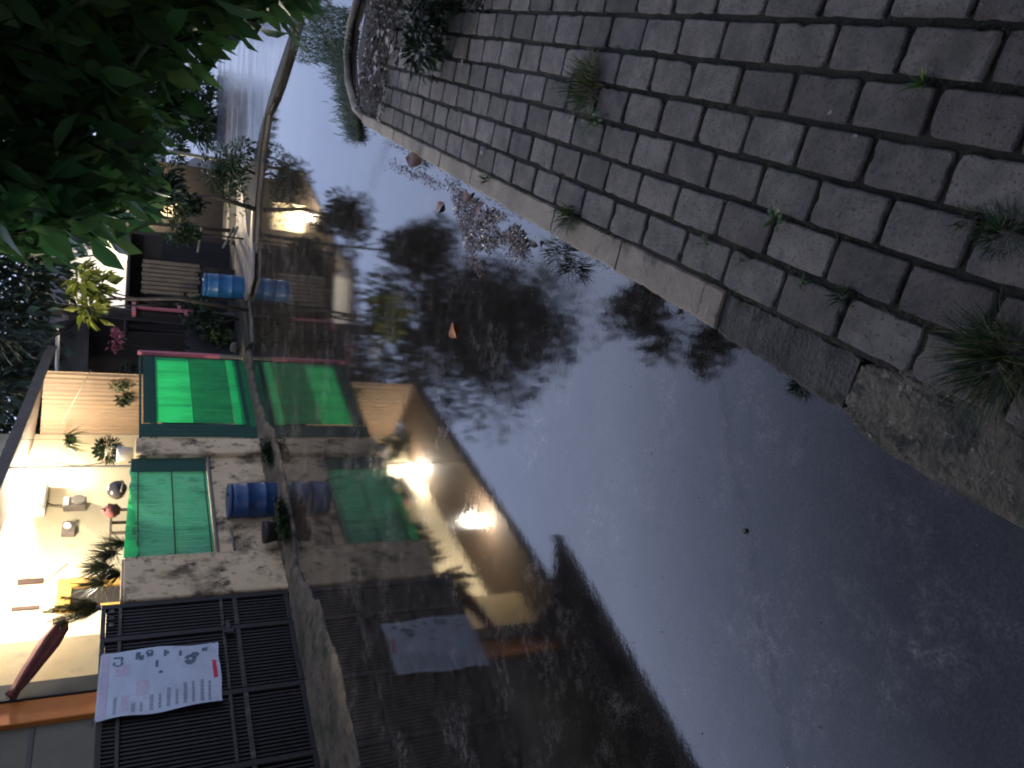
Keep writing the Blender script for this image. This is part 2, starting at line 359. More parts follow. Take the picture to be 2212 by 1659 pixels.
# dry land behind the fence and at the far end
land = MB()
lp = [F2W(-30,.1,0), F2W(7.0,.1,0)]
lp += [p+Vector((a,b,0))*.62 for p,(a,b) in zip(shore, off[1:])] + [Vector((6.1,13.1,0)), Vector((7.6,12.4,0)), Vector((12,12,0)), Vector((60,12,0)), Vector((60,90,0)), Vector((-60,90,0)), Vector((-60,10,0))]
land.slab([(p.x, p.y) for p in lp], -.3, .075)
struct(land, 'soil_ground', M['land'])
rd = [gnd(575,60,.09), gnd(560,200,.09), gnd(553,330,.09), gnd(540,420,.09), gnd(520,470,.09), gnd(470,470,.09), gnd(440,400,.09), (16,45,.09), (60,60,.09), (60,15,.09)]
rd = [(5.9,13.75),(5.55,15.3),(5.1,16.5),(4.6,17.4),(4.9,19.5),(6.2,24),(8.5,33),(14,60),(60,60),(60,13.75)]
struct(MB().slab([(p[0], p[1]) for p in rd], .0, .081), 'road', M['wetroad'])
# shallow puddles on the far lane
def puddle(pts):
    n = len(pts); cx = sum(p.x for p in pts)/n; cy = sum(p.y for p in pts)/n
    out = []
    for i in range(n):
        a, b = pts[i], pts[(i+1) % n]
        for k in range(4):
            p = a.lerp(b, k/4); j = 1 + .14*mnoise.noise(p*3.1); out.append((cx+(p.x-cx)*j, cy+(p.y-cy)*j))
    struct(MB().slab(out, .05, .0855), 'puddle', M['puddle'])
M['ramp'] = mat('wet_sheen_ramp', (.25,.22,.205,1), (.17,.145,.13,1), 2.2, .35, .3, 20, rough2=.7, stain=[(2.5,.55,.68,(.07,.06,.05,1))])  # pale tone stands in for sky mirrored on the wet wedges
def sheen_patch(pts, z):
    out = []
    for i in range(len(pts)):
        a, b = pts[i], pts[(i+1) % len(pts)]
        for k in range(5):
            p = a.lerp(b, k/5); out.append((p.x+.05*mnoise.noise(p*5), p.y+.09*mnoise.noise(p*4.1)))
    struct(MB().slab(out, .04, z), 'ramp', M['ramp'])
sheen_patch([gnd(x,y,.085) for x,y in ((545,445),(538,520),(520,395),(512,410),(508,520),(505,610),(530,650),(545,600))], .0855)
sheen_patch([gnd(x,y,.085) for x,y in ((497,445),(492,440),(486,520),(490,545))], .0857)
sheen_patch([gnd(x,y,.085) for x,y in ((470,345),(462,430),(462,470),(470,470),(478,400))], .0859)

# pavement (frame K: x = q across, y = l along)
def kp(q, l, z): return (q, l, z)
def block(mb, w, ln, seed):
    P = []; nx, ny = 5, 9
    for i in range(nx): P.append((-w/2+w*i/nx, -ln/2))
    for i in range(ny): P.append((w/2, -ln/2+ln*i/ny))
    for i in range(nx): P.append((w/2-w*i/nx, ln/2))
    for i in range(ny): P.append((-w/2, ln/2-ln*i/ny))
    n = len(P); vs = []
    for k, (z, ins) in enumerate(((-.05,0),(-.009,0),(-.003,.004),(0,.010))):
        for (x, y) in P:
            c = mnoise.noise(Vector((x*38+seed, y*38, seed))); c2 = max(0, mnoise.noise(Vector((x*16+seed, y*16, 9+seed)))-.32)
            d = Vector((x/w, y/ln)); q = max(abs(d.x), abs(d.y))*2
            f = 1 - (ins + .0035*c + .035*c2*(k > 0))/max(.05, math.hypot(x, y))
            corner = abs(x) > w*.42 and abs(y) > ln*.45
            f -= .035 if corner else 0
            vs.append((x*f, y*f, z))
    fs = [(k*n+j, k*n+(j+1)%n, (k+1)*n+(j+1)%n, (k+1)*n+j) for k in range(3) for j in range(n)] + [tuple(range(3*n, 4*n))]
    mb.add(vs, fs)
rr = random.Random(5)
pv = MB(); PITCHQ = .187
rows = 14
for i in range(rows):
    q0 = -.012 + i*PITCHQ; l = -2.0 + (.17 if i % 2 else 0) + rr.uniform(-.03,.03); Lb = .338
    lend = 7.1 + rr.uniform(-.1,.1)
    while l < lend:
        ln = Lb + rr.uniform(-.012,.012); gap = .015 + rr.uniform(0,.006)
        zt = .10 + rr.uniform(-.006,.005); tx = rr.uniform(-.035,.035); ty = rr.uniform(-.02,.02); rz = rr.uniform(-.018,.018)
        t = MB(); w = PITCHQ - .026 + rr.uniform(-.006,.006)
        block(t, w, ln-gap, rr.random()*50)
        cq = q0 + PITCHQ/2 + rr.uniform(-.003,.003); cl = l + ln/2
        vs = []
        for v in t.v:
            jx = .002*mnoise.noise(Vector((cq*31+v.x*40, cl*31+v.y*40, 1.3))); jy = .002*mnoise.noise(Vector((cq*29+v.y*40, cl*27+v.x*40, 7)))
            x = v.x*math.cos(rz) - v.y*math.sin(rz) + jx; y = v.x*math.sin(rz) + v.y*math.cos(rz) + jy
            vs.append((cq+x, cl+y, zt + v.z + x*tx + y*ty))
        pv.add(vs, t.f); l += ln
struct(pv, 'pavement', M['paver'], (0,0,.1), 'K')
jt = MB(); jt.slab([(-.02,-6),(6,-6),(6,7.2),(-.02,7.2)], -.3, .084)
struct(jt, 'pavement_bed', M['joint'], (0,0,0), 'K')
bed = MB(); bed.slab([(-.05,7.2),(.02,8.25),(.6,8.75),(1.5,8.6),(9,5.5),(9,-6),(6.01,-6),(6.01,7.2)], -.3, .07)
struct(bed, 'planting_bed', M['land'], (0,0,0), 'K')
# kerb: pale sound stretch, darker worn stretch
def kerbrun(l0, l1, w0, w1, top, seed, n, jz=.004, jq=.006):
    mb = MB(); vs = []
    for i in range(n+1):
        l = l0 + (l1-l0)*i/n; w = w0 + (w1-w0)*i/n
        j = lambda k: mnoise.noise(Vector((l*9+seed, k*3.1, seed)))*.6 + mnoise.noise(Vector((l*31+seed, k*5.1, seed)))*.4
        a = -w + j(1)*jq*1.6; b = -.018 + j(2)*jq
        vs += [(a-.012, l, -.2), (a, l, top-.02+j(3)*jz), (a+.018, l, top+j(4)*jz), (b-.01, l, top+j(5)*jz), (b, l, top-.012), (b, l, -.2)]
    fs = [(i*6+k, (i+1)*6+k, (i+1)*6+k+1, i*6+k+1) for i in range(n) for k in range(5)]
    fs += [(0,1,2,3,4,5), tuple(n*6+k for k in range(5,-1,-1))]
    return mb.add(vs, fs)
cuts = [1.36, 1.50, 2.25, 3.05, 3.75, 4.5, 5.25, 6.0, 6.7, 7.35, 8.0]
for i, (a, b) in enumerate(zip(cuts, cuts[1:])):
    struct(kerbrun(a+.006, b-.004, .205-.01*i*.8, .20-.01*i*.8, .098+rr.uniform(-.004,.004), 3.3*i, 40, .006, .010), 'kerb', M['kerb'], (0,0,0), 'K')
struct(kerbrun(.585, 1.355, .24, .215, .085, 41, 30, .012, .02), 'worn_kerb', M['kerbold'], (0,0,0), 'K')
# kerb turning the far corner
cor = [K0 + KD*8.0 + KN*(-.08), gnd(775,235), gnd(760,180), gnd(756,120), gnd(765,50), gnd(785,-20)]
cm = MB(); cm.tube([(p.x, p.y, .045) for p in cor], [.045]*6, 8); struct(cm, 'kerb', M['kerb'])

# broken kerb end: one rough rounded lump of concrete
def lump(c, rx, ry, rz, rot, name, m, label, cat, seed, frame='K'):
    mb = MB(); n = 150; mm = 80; vs = []; fs = []
    for i in range(mm+1):
        t = PI*i/mm
        for k in range(n):
            a = 2*PI*k/n; d = Vector((math.sin(t)*math.cos(a), math.sin(t)*math.sin(a), math.cos(t)))
            e = Vector([math.copysign(abs(x)**.45, x) for x in d])
            j = 1 + .10*mnoise.noise(d*1.6+Vector((seed,0,0))) + .06*mnoise.noise(d*6+Vector((seed,3,0))) + .05*mnoise.noise(d*15+Vector((seed,3,5))) + .035*mnoise.noise(d*34+Vector((seed,5,5)))
            x, y, z = e.x*rx*j, e.y*ry*j, e.z*rz*j
            vs.append((c[0]+x*math.cos(rot)-y*math.sin(rot), c[1]+x*math.sin(rot)+y*math.cos(rot), c[2]+z))
    for i in range(mm):
        for k in range(n): fs.append((i*n+k, (i+1)*n+k, (i+1)*n+(k+1)%n, i*n+(k+1)%n))
    mb.add(vs, fs, True)
    return solo(mb, name, m, label, cat, c, frame)
lump((-.115, .0, .04), .16, .56, .06, .03, 'broken_kerb_block', M['rough'], 'rough rounded block of pitted pale concrete at the near end of the kerb', 'concrete block', 2)

# ------------------------------------------------------------------ plants on the pavement
def rnd(r, a, b): return r.uniform(a, b)
def tuft(px, name, label, n, h, spread, m, seed, z=.10, lean=(0,0), W=.006, droop=.9, extra=None):
    r = random.Random(seed); p = gnd(px[0], px[1], z); mb = MB()
    for _ in range(n):
        a = r.uniform(0, 2*PI); rad = spread*r.random()**.7*.35
        d = Vector((math.cos(a)*r.random()*.9+lean[0], math.sin(a)*r.random()*.9+lean[1], r.uniform(.45,1.1)))
        mb.blade(p + Vector((math.cos(a)*rad, math.sin(a)*rad, 0)), d, h*r.uniform(.5,1.15), W*r.uniform(.6,1.3), droop*r.uniform(.5,1.4))
    o = solo(mb, name, m, label, 'weed' if 'weed' in name else 'grass', tuple(p))
    if extra:
        mb2 = MB()
        for _ in range(extra[1]):
            a = r.uniform(0, 2*PI); rad = spread*r.random()**.7*.4
            d = Vector((math.cos(a)*r.random()*1.1+lean[0], math.sin(a)*r.random()*1.1+lean[1], r.uniform(.3,.9)))
            mb2.blade(p + Vector((math.cos(a)*rad, math.sin(a)*rad, 0)), d, h*r.uniform(.5,1.1), W*r.uniform(.6,1.3), droop*1.4)
        ob = mb2.build('dry_blades', extra[0], o)
    return o
def leafy(px, name, label, n, h, leafL, leafW, m, seed, z=.10, roundish=False):
    r = random.Random(seed); p = gnd(px[0], px[1], z); mb = MB()
    for i in range(n):
        a = i*2.4 + r.uniform(-.3,.3); rad = h*r.uniform(.3,1.0)
        tip = p + Vector((math.cos(a)*rad, math.sin(a)*rad, h*r.uniform(.3,.9)))
        mb.tube([p, p.lerp(tip, .5)+Vector((0,0,h*.12)), tip], [.0018,.0015,.001], 4, False)
        d = Vector((math.cos(a), math.sin(a), r.uniform(-.2,.5)))
        if roundish:
            k = 9; sd = d.normalized().cross(Vector((0,0,1))).normalized(); dn = d.normalized()
            c = tip + dn*leafL*.5; up = sd.cross(dn)
            vs = [c + up*.003] + [c + dn*math.cos(2*PI*j/k)*leafL*.5 + sd*math.sin(2*PI*j/k)*leafW*.5 for j in range(k)]
            mb.add(vs, [(0, 1+j, 1+(j+1)%k) for j in range(k)], True)
        else: mb.leaf(tip, d, Vector((0,0,1)), leafL*r.uniform(.7,1.2), leafW*r.uniform(.8,1.2))
    return solo(mb, name, m, label, 'weed', tuple(p))
tuft((1272,185), 'grass_clump', 'straw and green grass clump sprawling across paving joints, nearest the planting bed', 170, .17, .36, M['grass'], 1, lean=(.1,.35), droop=1.1, extra=(M['grassdry'], 170))
leafy((1288,262), 'leafy_weed', 'low leafy weed on the paving just below the straw coloured grass clump', 20, .07, .045, .025, M['weed'], 2)
tuft((1994,180), 'star_weed', 'lone star shaped grassy weed in the dark paving near the outer edge', 16, .085, .03, M['weed'], 3, W=.008, droop=.7)
leafy((1683,475), 'clover_weed', 'bright round leaved weed standing in a joint of the paving', 9, .04, .026, .024, M['weed'], 4, roundish=True)
leafy((1526,524), 'rosette_weed', 'tiny yellow green rosette weed between pale pavers one row from the kerb', 9, .022, .022, .014, M['weed'], 5)
leafy((1604,562), 'sprig_weed', 'thin grey green sprig in the second paving joint behind the kerb', 6, .028, .02, .007, M['grass'], 6)
leafy((1738,612), 'sprout_weed', 'small lime green sprout just left of a darker grass tuft in the paving', 7, .024, .024, .014, M['weed'], 7)
tuft((1818,640), 'grass_tuft', 'dark green short tuft next to the lime green sprout in the paving', 46, .055, .09, M['grassdk'], 8)
tuft((1232,470), 'grass_clump', 'green grass clump spilling over the pale kerb', 110, .13, .2, M['grass'], 9, lean=(-.35,-.1), droop=1.3)
tuft((1050,388), 'grass_tuft', 'small dark grass tuft at the back of the pale kerb, far up the pavement', 40, .07, .09, M['grassdk'], 10)
tuft((1200,548), 'grass_clump', 'wet grass clump growing from the water side of the kerb beside floating debris', 90, .13, .28, M['grass'], 12, z=.02, lean=(-.2,0), droop=1.4)
tuft((1236,578), 'grass_clump', 'drooping wet grass clump hanging from the kerb into the water', 70, .12, .2, M['moss'], 13, z=.02, lean=(-.1,0), droop=1.4)
tuft((1728,835), 'grass_tuft', 'short grass tuft at the waterline under the worn dark kerb', 120, .05, .09, M['grassdk'], 14, z=.01, lean=(-.2,0), droop=1.4, W=.0035)
tuft((2085,470), 'grass_tuft', 'small loose tuft at the edge of the paving, left of a bigger leafy patch', 40, .045, .09, M['grassdk'], 15, W=.0035)
tuft((2165,500), 'grass_clump', 'leafy green patch in the paving at the frame edge', 170, .055, .2, M['grassdk'], 16, W=.0035, droop=1.3)
tuft((2160,775), 'grass_clump', 'large wispy grass clump growing over the paving beside the rough concrete block', 330, .16, .30, M['grassdk'], 17, lean=(-.1,.15), W=.0028, droop=1.3, extra=(M['grassdry'], 130))
tuft((1478,672), 'moss_tuft', 'pale wet moss tuft on the kerb face just above the water', 40, .03, .1, M['moss'], 18, z=.05, lean=(-.3,0))
tuft((1405,632), 'moss_tuft', 'dark moss fringe on the kerb face between pale kerb and water', 50, .03, .16, M['moss'], 19, z=.04, lean=(-.3,0))
tuft((912,345), 'grass_clump', 'mossy green clump at the waterline beside a brown leaf on the kerb', 70, .10, .22, M['grassdk'], 20, z=.01, lean=(-.3,.1), droop=1.3)
# grass along the far kerb corner, and moss in the joints (uncountable)
gm = MB(); r = random.Random(31)
for _ in range(4200):
    t = r.random(); x = 786 - 48*t - abs(r.gauss(0,17)); y = 300 - 210*t + r.uniform(-8,8)
    p = gnd(x, y, .0); a = r.uniform(0, 2*PI)
    gm.blade(p, Vector((math.cos(a)*.7-.25, math.sin(a)*.7, r.uniform(.5,1))), r.uniform(.06,.17), .008, r.uniform(.6,1.6), 3)
for _ in range(1800):
    p = gnd(r.uniform(640,760), r.uniform(15,135), .03); a = r.uniform(0, 2*PI)
    gm.blade(p, Vector((math.cos(a)*.6, math.sin(a)*.6, r.uniform(.5,1))), r.uniform(.06,.2), .01, r.uniform(.6,1.6), 3)
stuff(gm, 'grass', M['grassdk'], 'green grass fringe overhanging the water round the far kerb corner', 'grass')
mm_ = MB(); r = random.Random(32)
for _ in range(4200):
    i = r.randrange(1, 8); q = -.012 + i*PITCHQ + r.gauss(0,.012); l = -.2 + 6.8*r.random()
    if mnoise.noise(Vector((q*3, l*1.7, 4.4))) < .05: continue
    a = r.uniform(0, 2*PI)
    mm_.blade((q, l, .088), Vector((math.cos(a)*.8, math.sin(a)*.8, r.uniform(.4,1))), r.uniform(.012,.035), .004, r.uniform(.4,1.2), 2)
for _ in range(1300):
    l = 1.2 + 6.8*r.random()
    if mnoise.noise(Vector((l*2.1, 9.2, 0))) < -.05: continue
    a = r.uniform(0, 2*PI); q = (-.01 if r.random() < .6 else -.2) + r.gauss(0,.012)
    mm_.blade((q, l, .09 if q > -.1 else .03), Vector((math.cos(a)*.8, math.sin(a)*.8, r.uniform(.4,1))), r.uniform(.015,.05), .004, r.uniform(.4,1.4), 2)
stuff(mm_, 'moss', M['moss'], 'moss and seedlings in the joints of the paving and along the kerb', 'moss', (0,0,0), 'K')

# leaves, petals and scum
def oneleaf(px, L, W, ang, m, label, z=.012, tilt=.15, name='fallen_leaf'):
    p = gnd(px[0], px[1], z); mb = MB()
    d = Vector((math.cos(ang), math.sin(ang), tilt)).normalized(); sd = d.cross(Vector((0,0,1))).normalized(); up = sd.cross(d)
    n = 9; vs = []
    for i in range(n+1):
        t = i/n; w = W*.5*math.sin(PI*t**.8)**.8 + .0008; c = p + d*(L*(t-.5)) + up*(.06*L*math.sin(t*5))
        vs += [c+sd*w+up*w*.35, c, c-sd*w+up*w*.3]
    mb.add(vs, [(3*i+k, 3*i+k+1, 3*i+4+k, 3*i+3+k) for i in range(n) for k in (0,1)], True)
    mb.tube([p-d*L*.5, p-d*L*.66], .0015, 5)
    return solo(mb, name, m, label, 'leaf', tuple(p))
oneleaf((980,713), .15, .12, .5, M['leafor'], 'orange leaf floating alone on the dark reflection', .012)
oneleaf((949,448), .17, .075, 1.9, M['leafpk'], 'pinkish brown leaf floating at the edge of the scum', .012)
oneleaf((893,345), .24, .14, 1.25, M['leafbr'], 'big reddish brown leaf lying on the far kerb edge', .13, .5)
oneleaf((1035,455), .14, .07, 2.6, M['leafpk'], 'curled pale pink leaf lying on the scum next to the kerb', .03, .4)
oneleaf((1008,425), .15, .09, 1.2, M['leafbr'], 'dark brown leaf half sunk in the scum below the kerb', .02, .3)
oneleaf((1045,470), .10, .06, .4, M['litter'], 'blackish leaf between the scum and the kerb foot', .03, .3)
oneleaf((1152,525), .10, .05, 1.0, M['litter'], 'dark wet leaf at the kerb foot near the wet grass', .03, .4)
oneleaf((1608,1147), .03, .02, 1.0, M['leafdark'], 'tiny dark leaf scrap floating beyond the long cable reflection', .006)
def bits(mb, r, x, y, sz, z=.006):
    p = gnd(x, y, z + r.random()*.008); a = r.uniform(0, 2*PI); t = r.uniform(-.9,.9); k = r.uniform(.5,1.5)
    d = Vector((math.cos(a), math.sin(a), t*.5)).normalized(); sd = d.cross(Vector((0,0,1))).normalized()*.6 + Vector((0,0,r.uniform(-.4,.4)))
    L = sz*k; W = sz*r.uniform(.3,.7)
    mb.add([p, p+d*L*.5+sd*W*.5+Vector((0,0,.004)), p+d*L, p+d*L*.5-sd*W*.5], [(0,1,2),(0,2,3)])
sc = MB(); r = random.Random(33)
def inside(u, poly):
    x, y = u; c = False
    for (x1,y1),(x2,y2) in zip(poly, poly[1:]+poly[:1]):
        if (y1 > y) != (y2 > y) and x < (x2-x1)*(y-y1)/(y2-y1)+x1: c = not c
    return c
poly = [(962,382),(1010,420),(1075,455),(1120,495),(1140,520),(1120,545),(1085,520),(1060,545),(1040,600),(1015,575),(1000,520),(985,470),(975,430)]
cnt = 0
while cnt < 2600:
    x, y = r.uniform(950,1150), r.uniform(375,610)
    if inside((x,y), poly) and mnoise.noise(Vector((x*.03, y*.03, 2))) > -.32: bits(sc, r, x, y, r.uniform(.014,.042)); cnt += 1
for _ in range(260):
    t = r.random(); bits(sc, r, 845+115*t+r.gauss(0,6)-6, 345+48*t+r.gauss(0,6)+8, .03)
for _ in range(200):
    x, y = r.gauss(1112,14), r.gauss(540,18)
    bits(sc, r, x, y, .03, .01+.03*max(0, 1-math.hypot((x-1112)/26, (y-535)/32)))
for _ in range(160): bits(sc, r, r.uniform(1120,1500), 0, .001) if False else None
stuff(sc, 'floating_scum', M['scum'], 'glinting scum of leaf scraps and foam gathered on the water below the kerb', 'debris')
sp = MB(); r = random.Random(34)
for _ in range(110):
    bits(sp, r, r.uniform(1100,2150), r.uniform(800,1650), r.uniform(.004,.013), .003)
stuff(sp, 'floating_specks', M['speck'], 'pale dust specks scattered over the open water', 'debris')
lt = MB(); r = random.Random(35)
for _ in range(1500):
    q, l = r.uniform(0,2.0), r.uniform(6.9,8.4)
    if r.random() < .35: q, l = r.uniform(.9,3.5), r.uniform(4.5,7.4)
    if l < 7.1 and q < 1.5 and r.random() < .8: continue
    a = r.uniform(0,2*PI); lt.sleaf((q, l, .075+r.random()*.06+(.03 if l<7.2 else 0)), Vector((math.cos(a), math.sin(a), r.uniform(-.3,.5))), Vector((r.uniform(-.5,.5),0,1)), r.uniform(.05,.12), r.uniform(.03,.05))
stuff(lt, 'leaf_litter', M['litter'], 'brown leaf litter covering the planting bed behind the far kerb', 'leaves', (0,0,0), 'K')
for k, (x, y) in enumerate(((783,62),(822,66),(838,72),(828,80),(850,108),(818,108),(805,95),(840,95),(815,150),(803,160),(812,135),(870,120),(845,88),(790,110))):
    p = gnd(x, y, .13+.02*(k%3)); mb = MB(); a = k*1.7
    for j in range(2): mb.leaf(p, Vector((math.cos(a+j*1.3), math.sin(a+j*1.3), .5)), Vector((0,0,1)), .085, .05)
    solo(mb, 'fallen_petal', M['petal'], 'pale pink white petal fallen on the planting bed behind the far kerb', 'petal', tuple(p), 'W', 'white petals in the planting bed')
for k, (x, y, lb) in enumerate(((1239,263,'white petal lying by the low leafy weed on the paving'),(1043,325,'white petal in a paving joint near the far kerb'),(998,138,'lone white petal on the paving below the planting bed'),
                               (1795,245,'tiny pale chip on the dark paving above the round leaved weed'),(1850,290,'pale chip in the joint beside the brown stained pavers'))):
    p = gnd(x, y, .108); mb = MB(); a = k*2.1
    for j in range(2): mb.leaf(p, Vector((math.cos(a+j*1.3), math.sin(a+j*1.3), .4)), Vector((0,0,1)), .04 if k < 3 else .016, .025 if k < 3 else .012)
    solo(mb, 'fallen_petal' if k < 3 else 'pale_chip', M['petal'], lb, 'petal' if k < 3 else 'chip', tuple(p))

# ------------------------------------------------------------------ street frontage, near to far
# dark iron gate
g = thing('iron_gate', 'tall black iron gate of close upright slats with a white banner tied to it', 'gate', (-.9,0,0), 'F')
posts = [-4.7, -3.7, -2.72, -1.68, -.62, -.045]
for s in posts: MB().box(s-.04, s+.04, -.045, .045, .0, 2.6, .006).build('post', M['iron'], g)
for z0, z1, nm, mt in ((2.54,2.60,'top_rail','iron'),(2.34,2.385,'upper_rail','ironlight'),(1.04,1.08,'middle_rail','ironlight'),(.84,.90,'lower_rail','ironlight'),(.10,.17,'bottom_rail','iron')):
    m_ = MB()
    for a, b in zip(posts, posts[1:]): m_.box(a+.042, b-.042, -.05, .03, z0, z1, .005)
    m_.build(nm, M[mt], g)
for a, b in zip(posts, posts[1:]):
    m_ = MB(); n = max(2, int((b-a-.1)/.055))
    for i in range(n):
        s = a+.06 + (b-a-.12)*(i+.5)/n
        m_.box(s-.014, s+.014, -.022, .012, .175, 2.335); m_.box(s-.012, s+.012, -.02, .01, 2.39, 2.535)
    p_ = m_.build('slat_panel', M['iron'], g)
    MB().box(a+.042, b-.042, .034, .04, .16, 2.53).build('backing_sheet', M['ironsheet'], p_)
for i in range(3):
    s = -.38 + i*.12; MB().box(s-.03, s+.03, -.056, -.05, 2.44, 2.50).build('lattice_plate', M['ironlight'], g)
l_ = MB(); l_.box(-.72, -.5, -.085, -.052, .97, 1.03, .008); l_.box(-.75,-.70,-.11,-.05,.93,1.07,.008); l_.build('latch', M['ironlight'], g)
# banner
TL, TR, BR, BL = [wall(*p, -.07) for p in ((203.5,1562),(218,1415),(470,1388),(482,1516))]
def bpt(a, c, off=0.0):
    s = (TL[0]*(1-a)+TR[0]*a)*(1-c) + (BL[0]*(1-a)+BR[0]*a)*c; z = (TL[1]*(1-a)+TR[1]*a)*(1-c) + (BL[1]*(1-a)+BR[1]*a)*c
    if a < .02 : s += .012*math.sin(c*9)
    ed = min(1, 4*c)
    y = -.075 - ed*(.018*math.sin(a*7+c*3) + .016*math.sin((a+c)*9.5) + .022*max(0, 1-abs(a-(1.12-c*.55))*9)) - .01*c
    s += .006*math.sin(c*13+a*2); z += .008*math.sin(a*10+1)*c
    return Vector((s, y - off, z))
def bpatch(mb, a0, a1, c0, c1, off, na=4, nc=2):
    vs = [bpt(a0+(a1-a0)*i/na, c0+(c1-c0)*j/nc, off) for j in range(nc+1) for i in range(na+1)]
    mb.add(vs, [(j*(na+1)+i, j*(na+1)+i+1, (j+1)*(na+1)+i+1, (j+1)*(na+1)+i) for j in range(nc) for i in range(na)], True)
bn = thing('banner', 'white printed vinyl banner tied across the black iron gate', 'banner', bpt(.5,1), 'F')
m_ = MB(); bpatch(m_, 0, 1, 0, 1, 0, 26, 34); bpatch(m_, 0, 1, 0, 1, -.002, 26, 34); m_.build('sheet', M['banner'], bn)
m_ = MB(); bpatch(m_, .03, .97, .015, .075, .003, 20, 2); m_.build('header_band', M['inkpink'], bn)
m_ = MB(); r = random.Random(3)
for i, (c, a1) in enumerate(((.13,.31),(.27,.20),(.335,.19),(.41,.27),(.48,.26),(.545,.34),(.615,.30),(.68,.42),(.75,.42),(.82,.42),(.885,.38))):
    a = .05; m_ = MB()
    while a < a1:
        w = r.uniform(.025,.06); bpatch(m_, a, min(a1, a+w), c, c+.022+.008*(i%2), .003, 2, 1); a += w + .007
    m_.build('print_line', M['ink'], bn)
for q in ((.08,.33,.19,.245),(.62,.8,.13,.24),(.3,.52,.30,.40)):
    m_ = MB(); bpatch(m_, *q, .0026); m_.build('faded_block', M['inkpink'], bn)
def arc(mb, ca, cc, ra, rc, t0, t1, w, n=10):
    for i in range(n):
        A = t0+(t1-t0)*i/n; B = t0+(t1-t0)*(i+1)/n
        vs = [bpt(ca+ra*k*math.cos(T), cc+rc*k*math.sin(T), .003) for T, k in ((A,1),(B,1),(B,1-w),(A,1-w))]; mb.add(vs, [(0,1,2,3)])
def logo(f): m_ = MB(); f(m_); m_.build('logo', M['inkdark'], bn)
logo(lambda m: (arc(m, .82, .145, .045, .045, .7, 5.6, .45), bpatch(m, .90, .93, .105, .185, .0032), bpatch(m, .86, .90, .165, .185, .003)))
logo(lambda m: (bpatch(m, .86, .95, .285, .325, .003), bpatch(m, .84, .90, .32, .355, .0032)))
logo(lambda m: (arc(m, .92, .40, .04, .035, 0, 6.28, .6), bpatch(m, .86, .90, .38, .43, .003)))
logo(lambda m: arc(m, .62, .50, .022, .02, 0, 6.28, .95))
logo(lambda m: bpatch(m, .70, .79, .455, .48, .003))
logo(lambda m: (bpatch(m, .82, .93, .52, .545, .003), bpatch(m, .85, .90, .54, .565, .0032)))
logo(lambda m: (arc(m, .73, .75, .085, .055, 0, 6.28, .7), arc(m, .81, .79, .05, .04, 0, 6.28, .95)))
logo(lambda m: bpatch(m, .86, .93, .85, .9, .003))
logo(lambda m: bpatch(m, .80, .9, .65, .675, .003))
m_ = MB(); bpatch(m_, .40, .66, .935, .97, .003); m_.build('red_mark', M['inkred'], bn)
for a_, c_ in ((.02,.01),(.98,.01),(.985,.97),(.02,.96)):
    q = bpt(a_, c_); MB().tube([q+Vector((0,-.006,0)), q+Vector((.02*(1 if a_>.5 else -1),-.004,.03)), (q.x+.05*(1 if a_>.5 else -1), -.03, q.z+.045)], .004, 5).build('tie', M['cable'], bn)

# boundary wall with two pillars
bw = thing('boundary_wall', 'mould stained cream boundary wall with two square pillars beside the black gate', 'wall', (1.9,.1,0), 'F')
MB().box(.02,.86,-.08,.30,-.1,2.34,.015).build('pillar', M['wallcream'], bw)
MB().box(3.35,3.80,-.08,.30,-.1,2.2,.015).build('pillar', M['wallcream'], bw)
MB().box(.861,3.349,.02,.22,-.1,1.0,.01).build('low_wall', M['wallcream'], bw)
MB().box(.861,3.349,-.005,.245,1.001,1.045,.008).build('coping', M['greypaint'], bw)
MB().box(.06,.84,-.06,.28,2.342,2.37,.006).build('pillar_cap', M['wallcream'], bw)
solo(MB().tube([(.9,-.05,.78),(1.32,-.06,.80)], .022, 8), 'drain_pipe', M['greypaint'], 'short pale pipe stub lying across the stained low wall', 'pipe', (.9,-.05,.78), 'F')
# teal screen on the low wall
pn = thing('screen_panel', 'teal green netting screen with fine upright pleats above the stained low wall', 'fence', (2.1,.08,1.05), 'F')
m_ = MB(); n = 180; vs = []
for j in range(2):
    for i in range(n+1):
        s = .875 + 2.46*i/n
        vs.append((s, .06 + (.022 if i % 4 == 0 else 0) + .008*math.sin(i*.37), 1.06 if j == 0 else 2.27 + .015*math.sin(i*.21)))
m_.add(vs, [(i, i+1, n+2+i, n+1+i) for i in range(n)], False); m_.build('netting', M['teal'], pn)
m_ = MB(); m_.box(.875,3.335,.028,.036,1.62,1.64); m_.box(.875,3.335,.028,.036,1.10,1.118); m_.box(.875,3.335,.028,.036,2.14,2.158); m_.build('cross_wire', M['darkgreen'], pn)
MB().tube([(.88,.10,1.05),(.88,.10,2.3)], .02, 8).build('post', M['greypaint'], pn); MB().tube([(3.33,.10,1.05),(3.33,.10,2.3)], .02, 8).build('post', M['iron'], pn)
m_ = MB(); vs = []; n = 40
for j in range(5):
    for i in range(n+1):
        f = j/4; s = .87 + 1.65*i/n; amp = (.16*(1-(i/n)**1.5)+.02)
        vs.append((s, .03 + .02*math.sin(i*.6+f*2) - .03*f, 2.27 + (.07-f*.16*(1+.25*math.sin(i*.33))) * (amp/.18)))
m_.add(vs, [(j*(n+1)+i, j*(n+1)+i+1, (j+1)*(n+1)+i+1, (j+1)*(n+1)+i) for j in range(4) for i in range(n)], True)
m_.build('loose_flap', M['green'], pn)
m_ = MB(); m_.box(2.95,3.32,.015,.02,1.06,2.26); m_.build('dark_strip', M['darkgreen'], pn)  # dark green strip at the right end of the netting
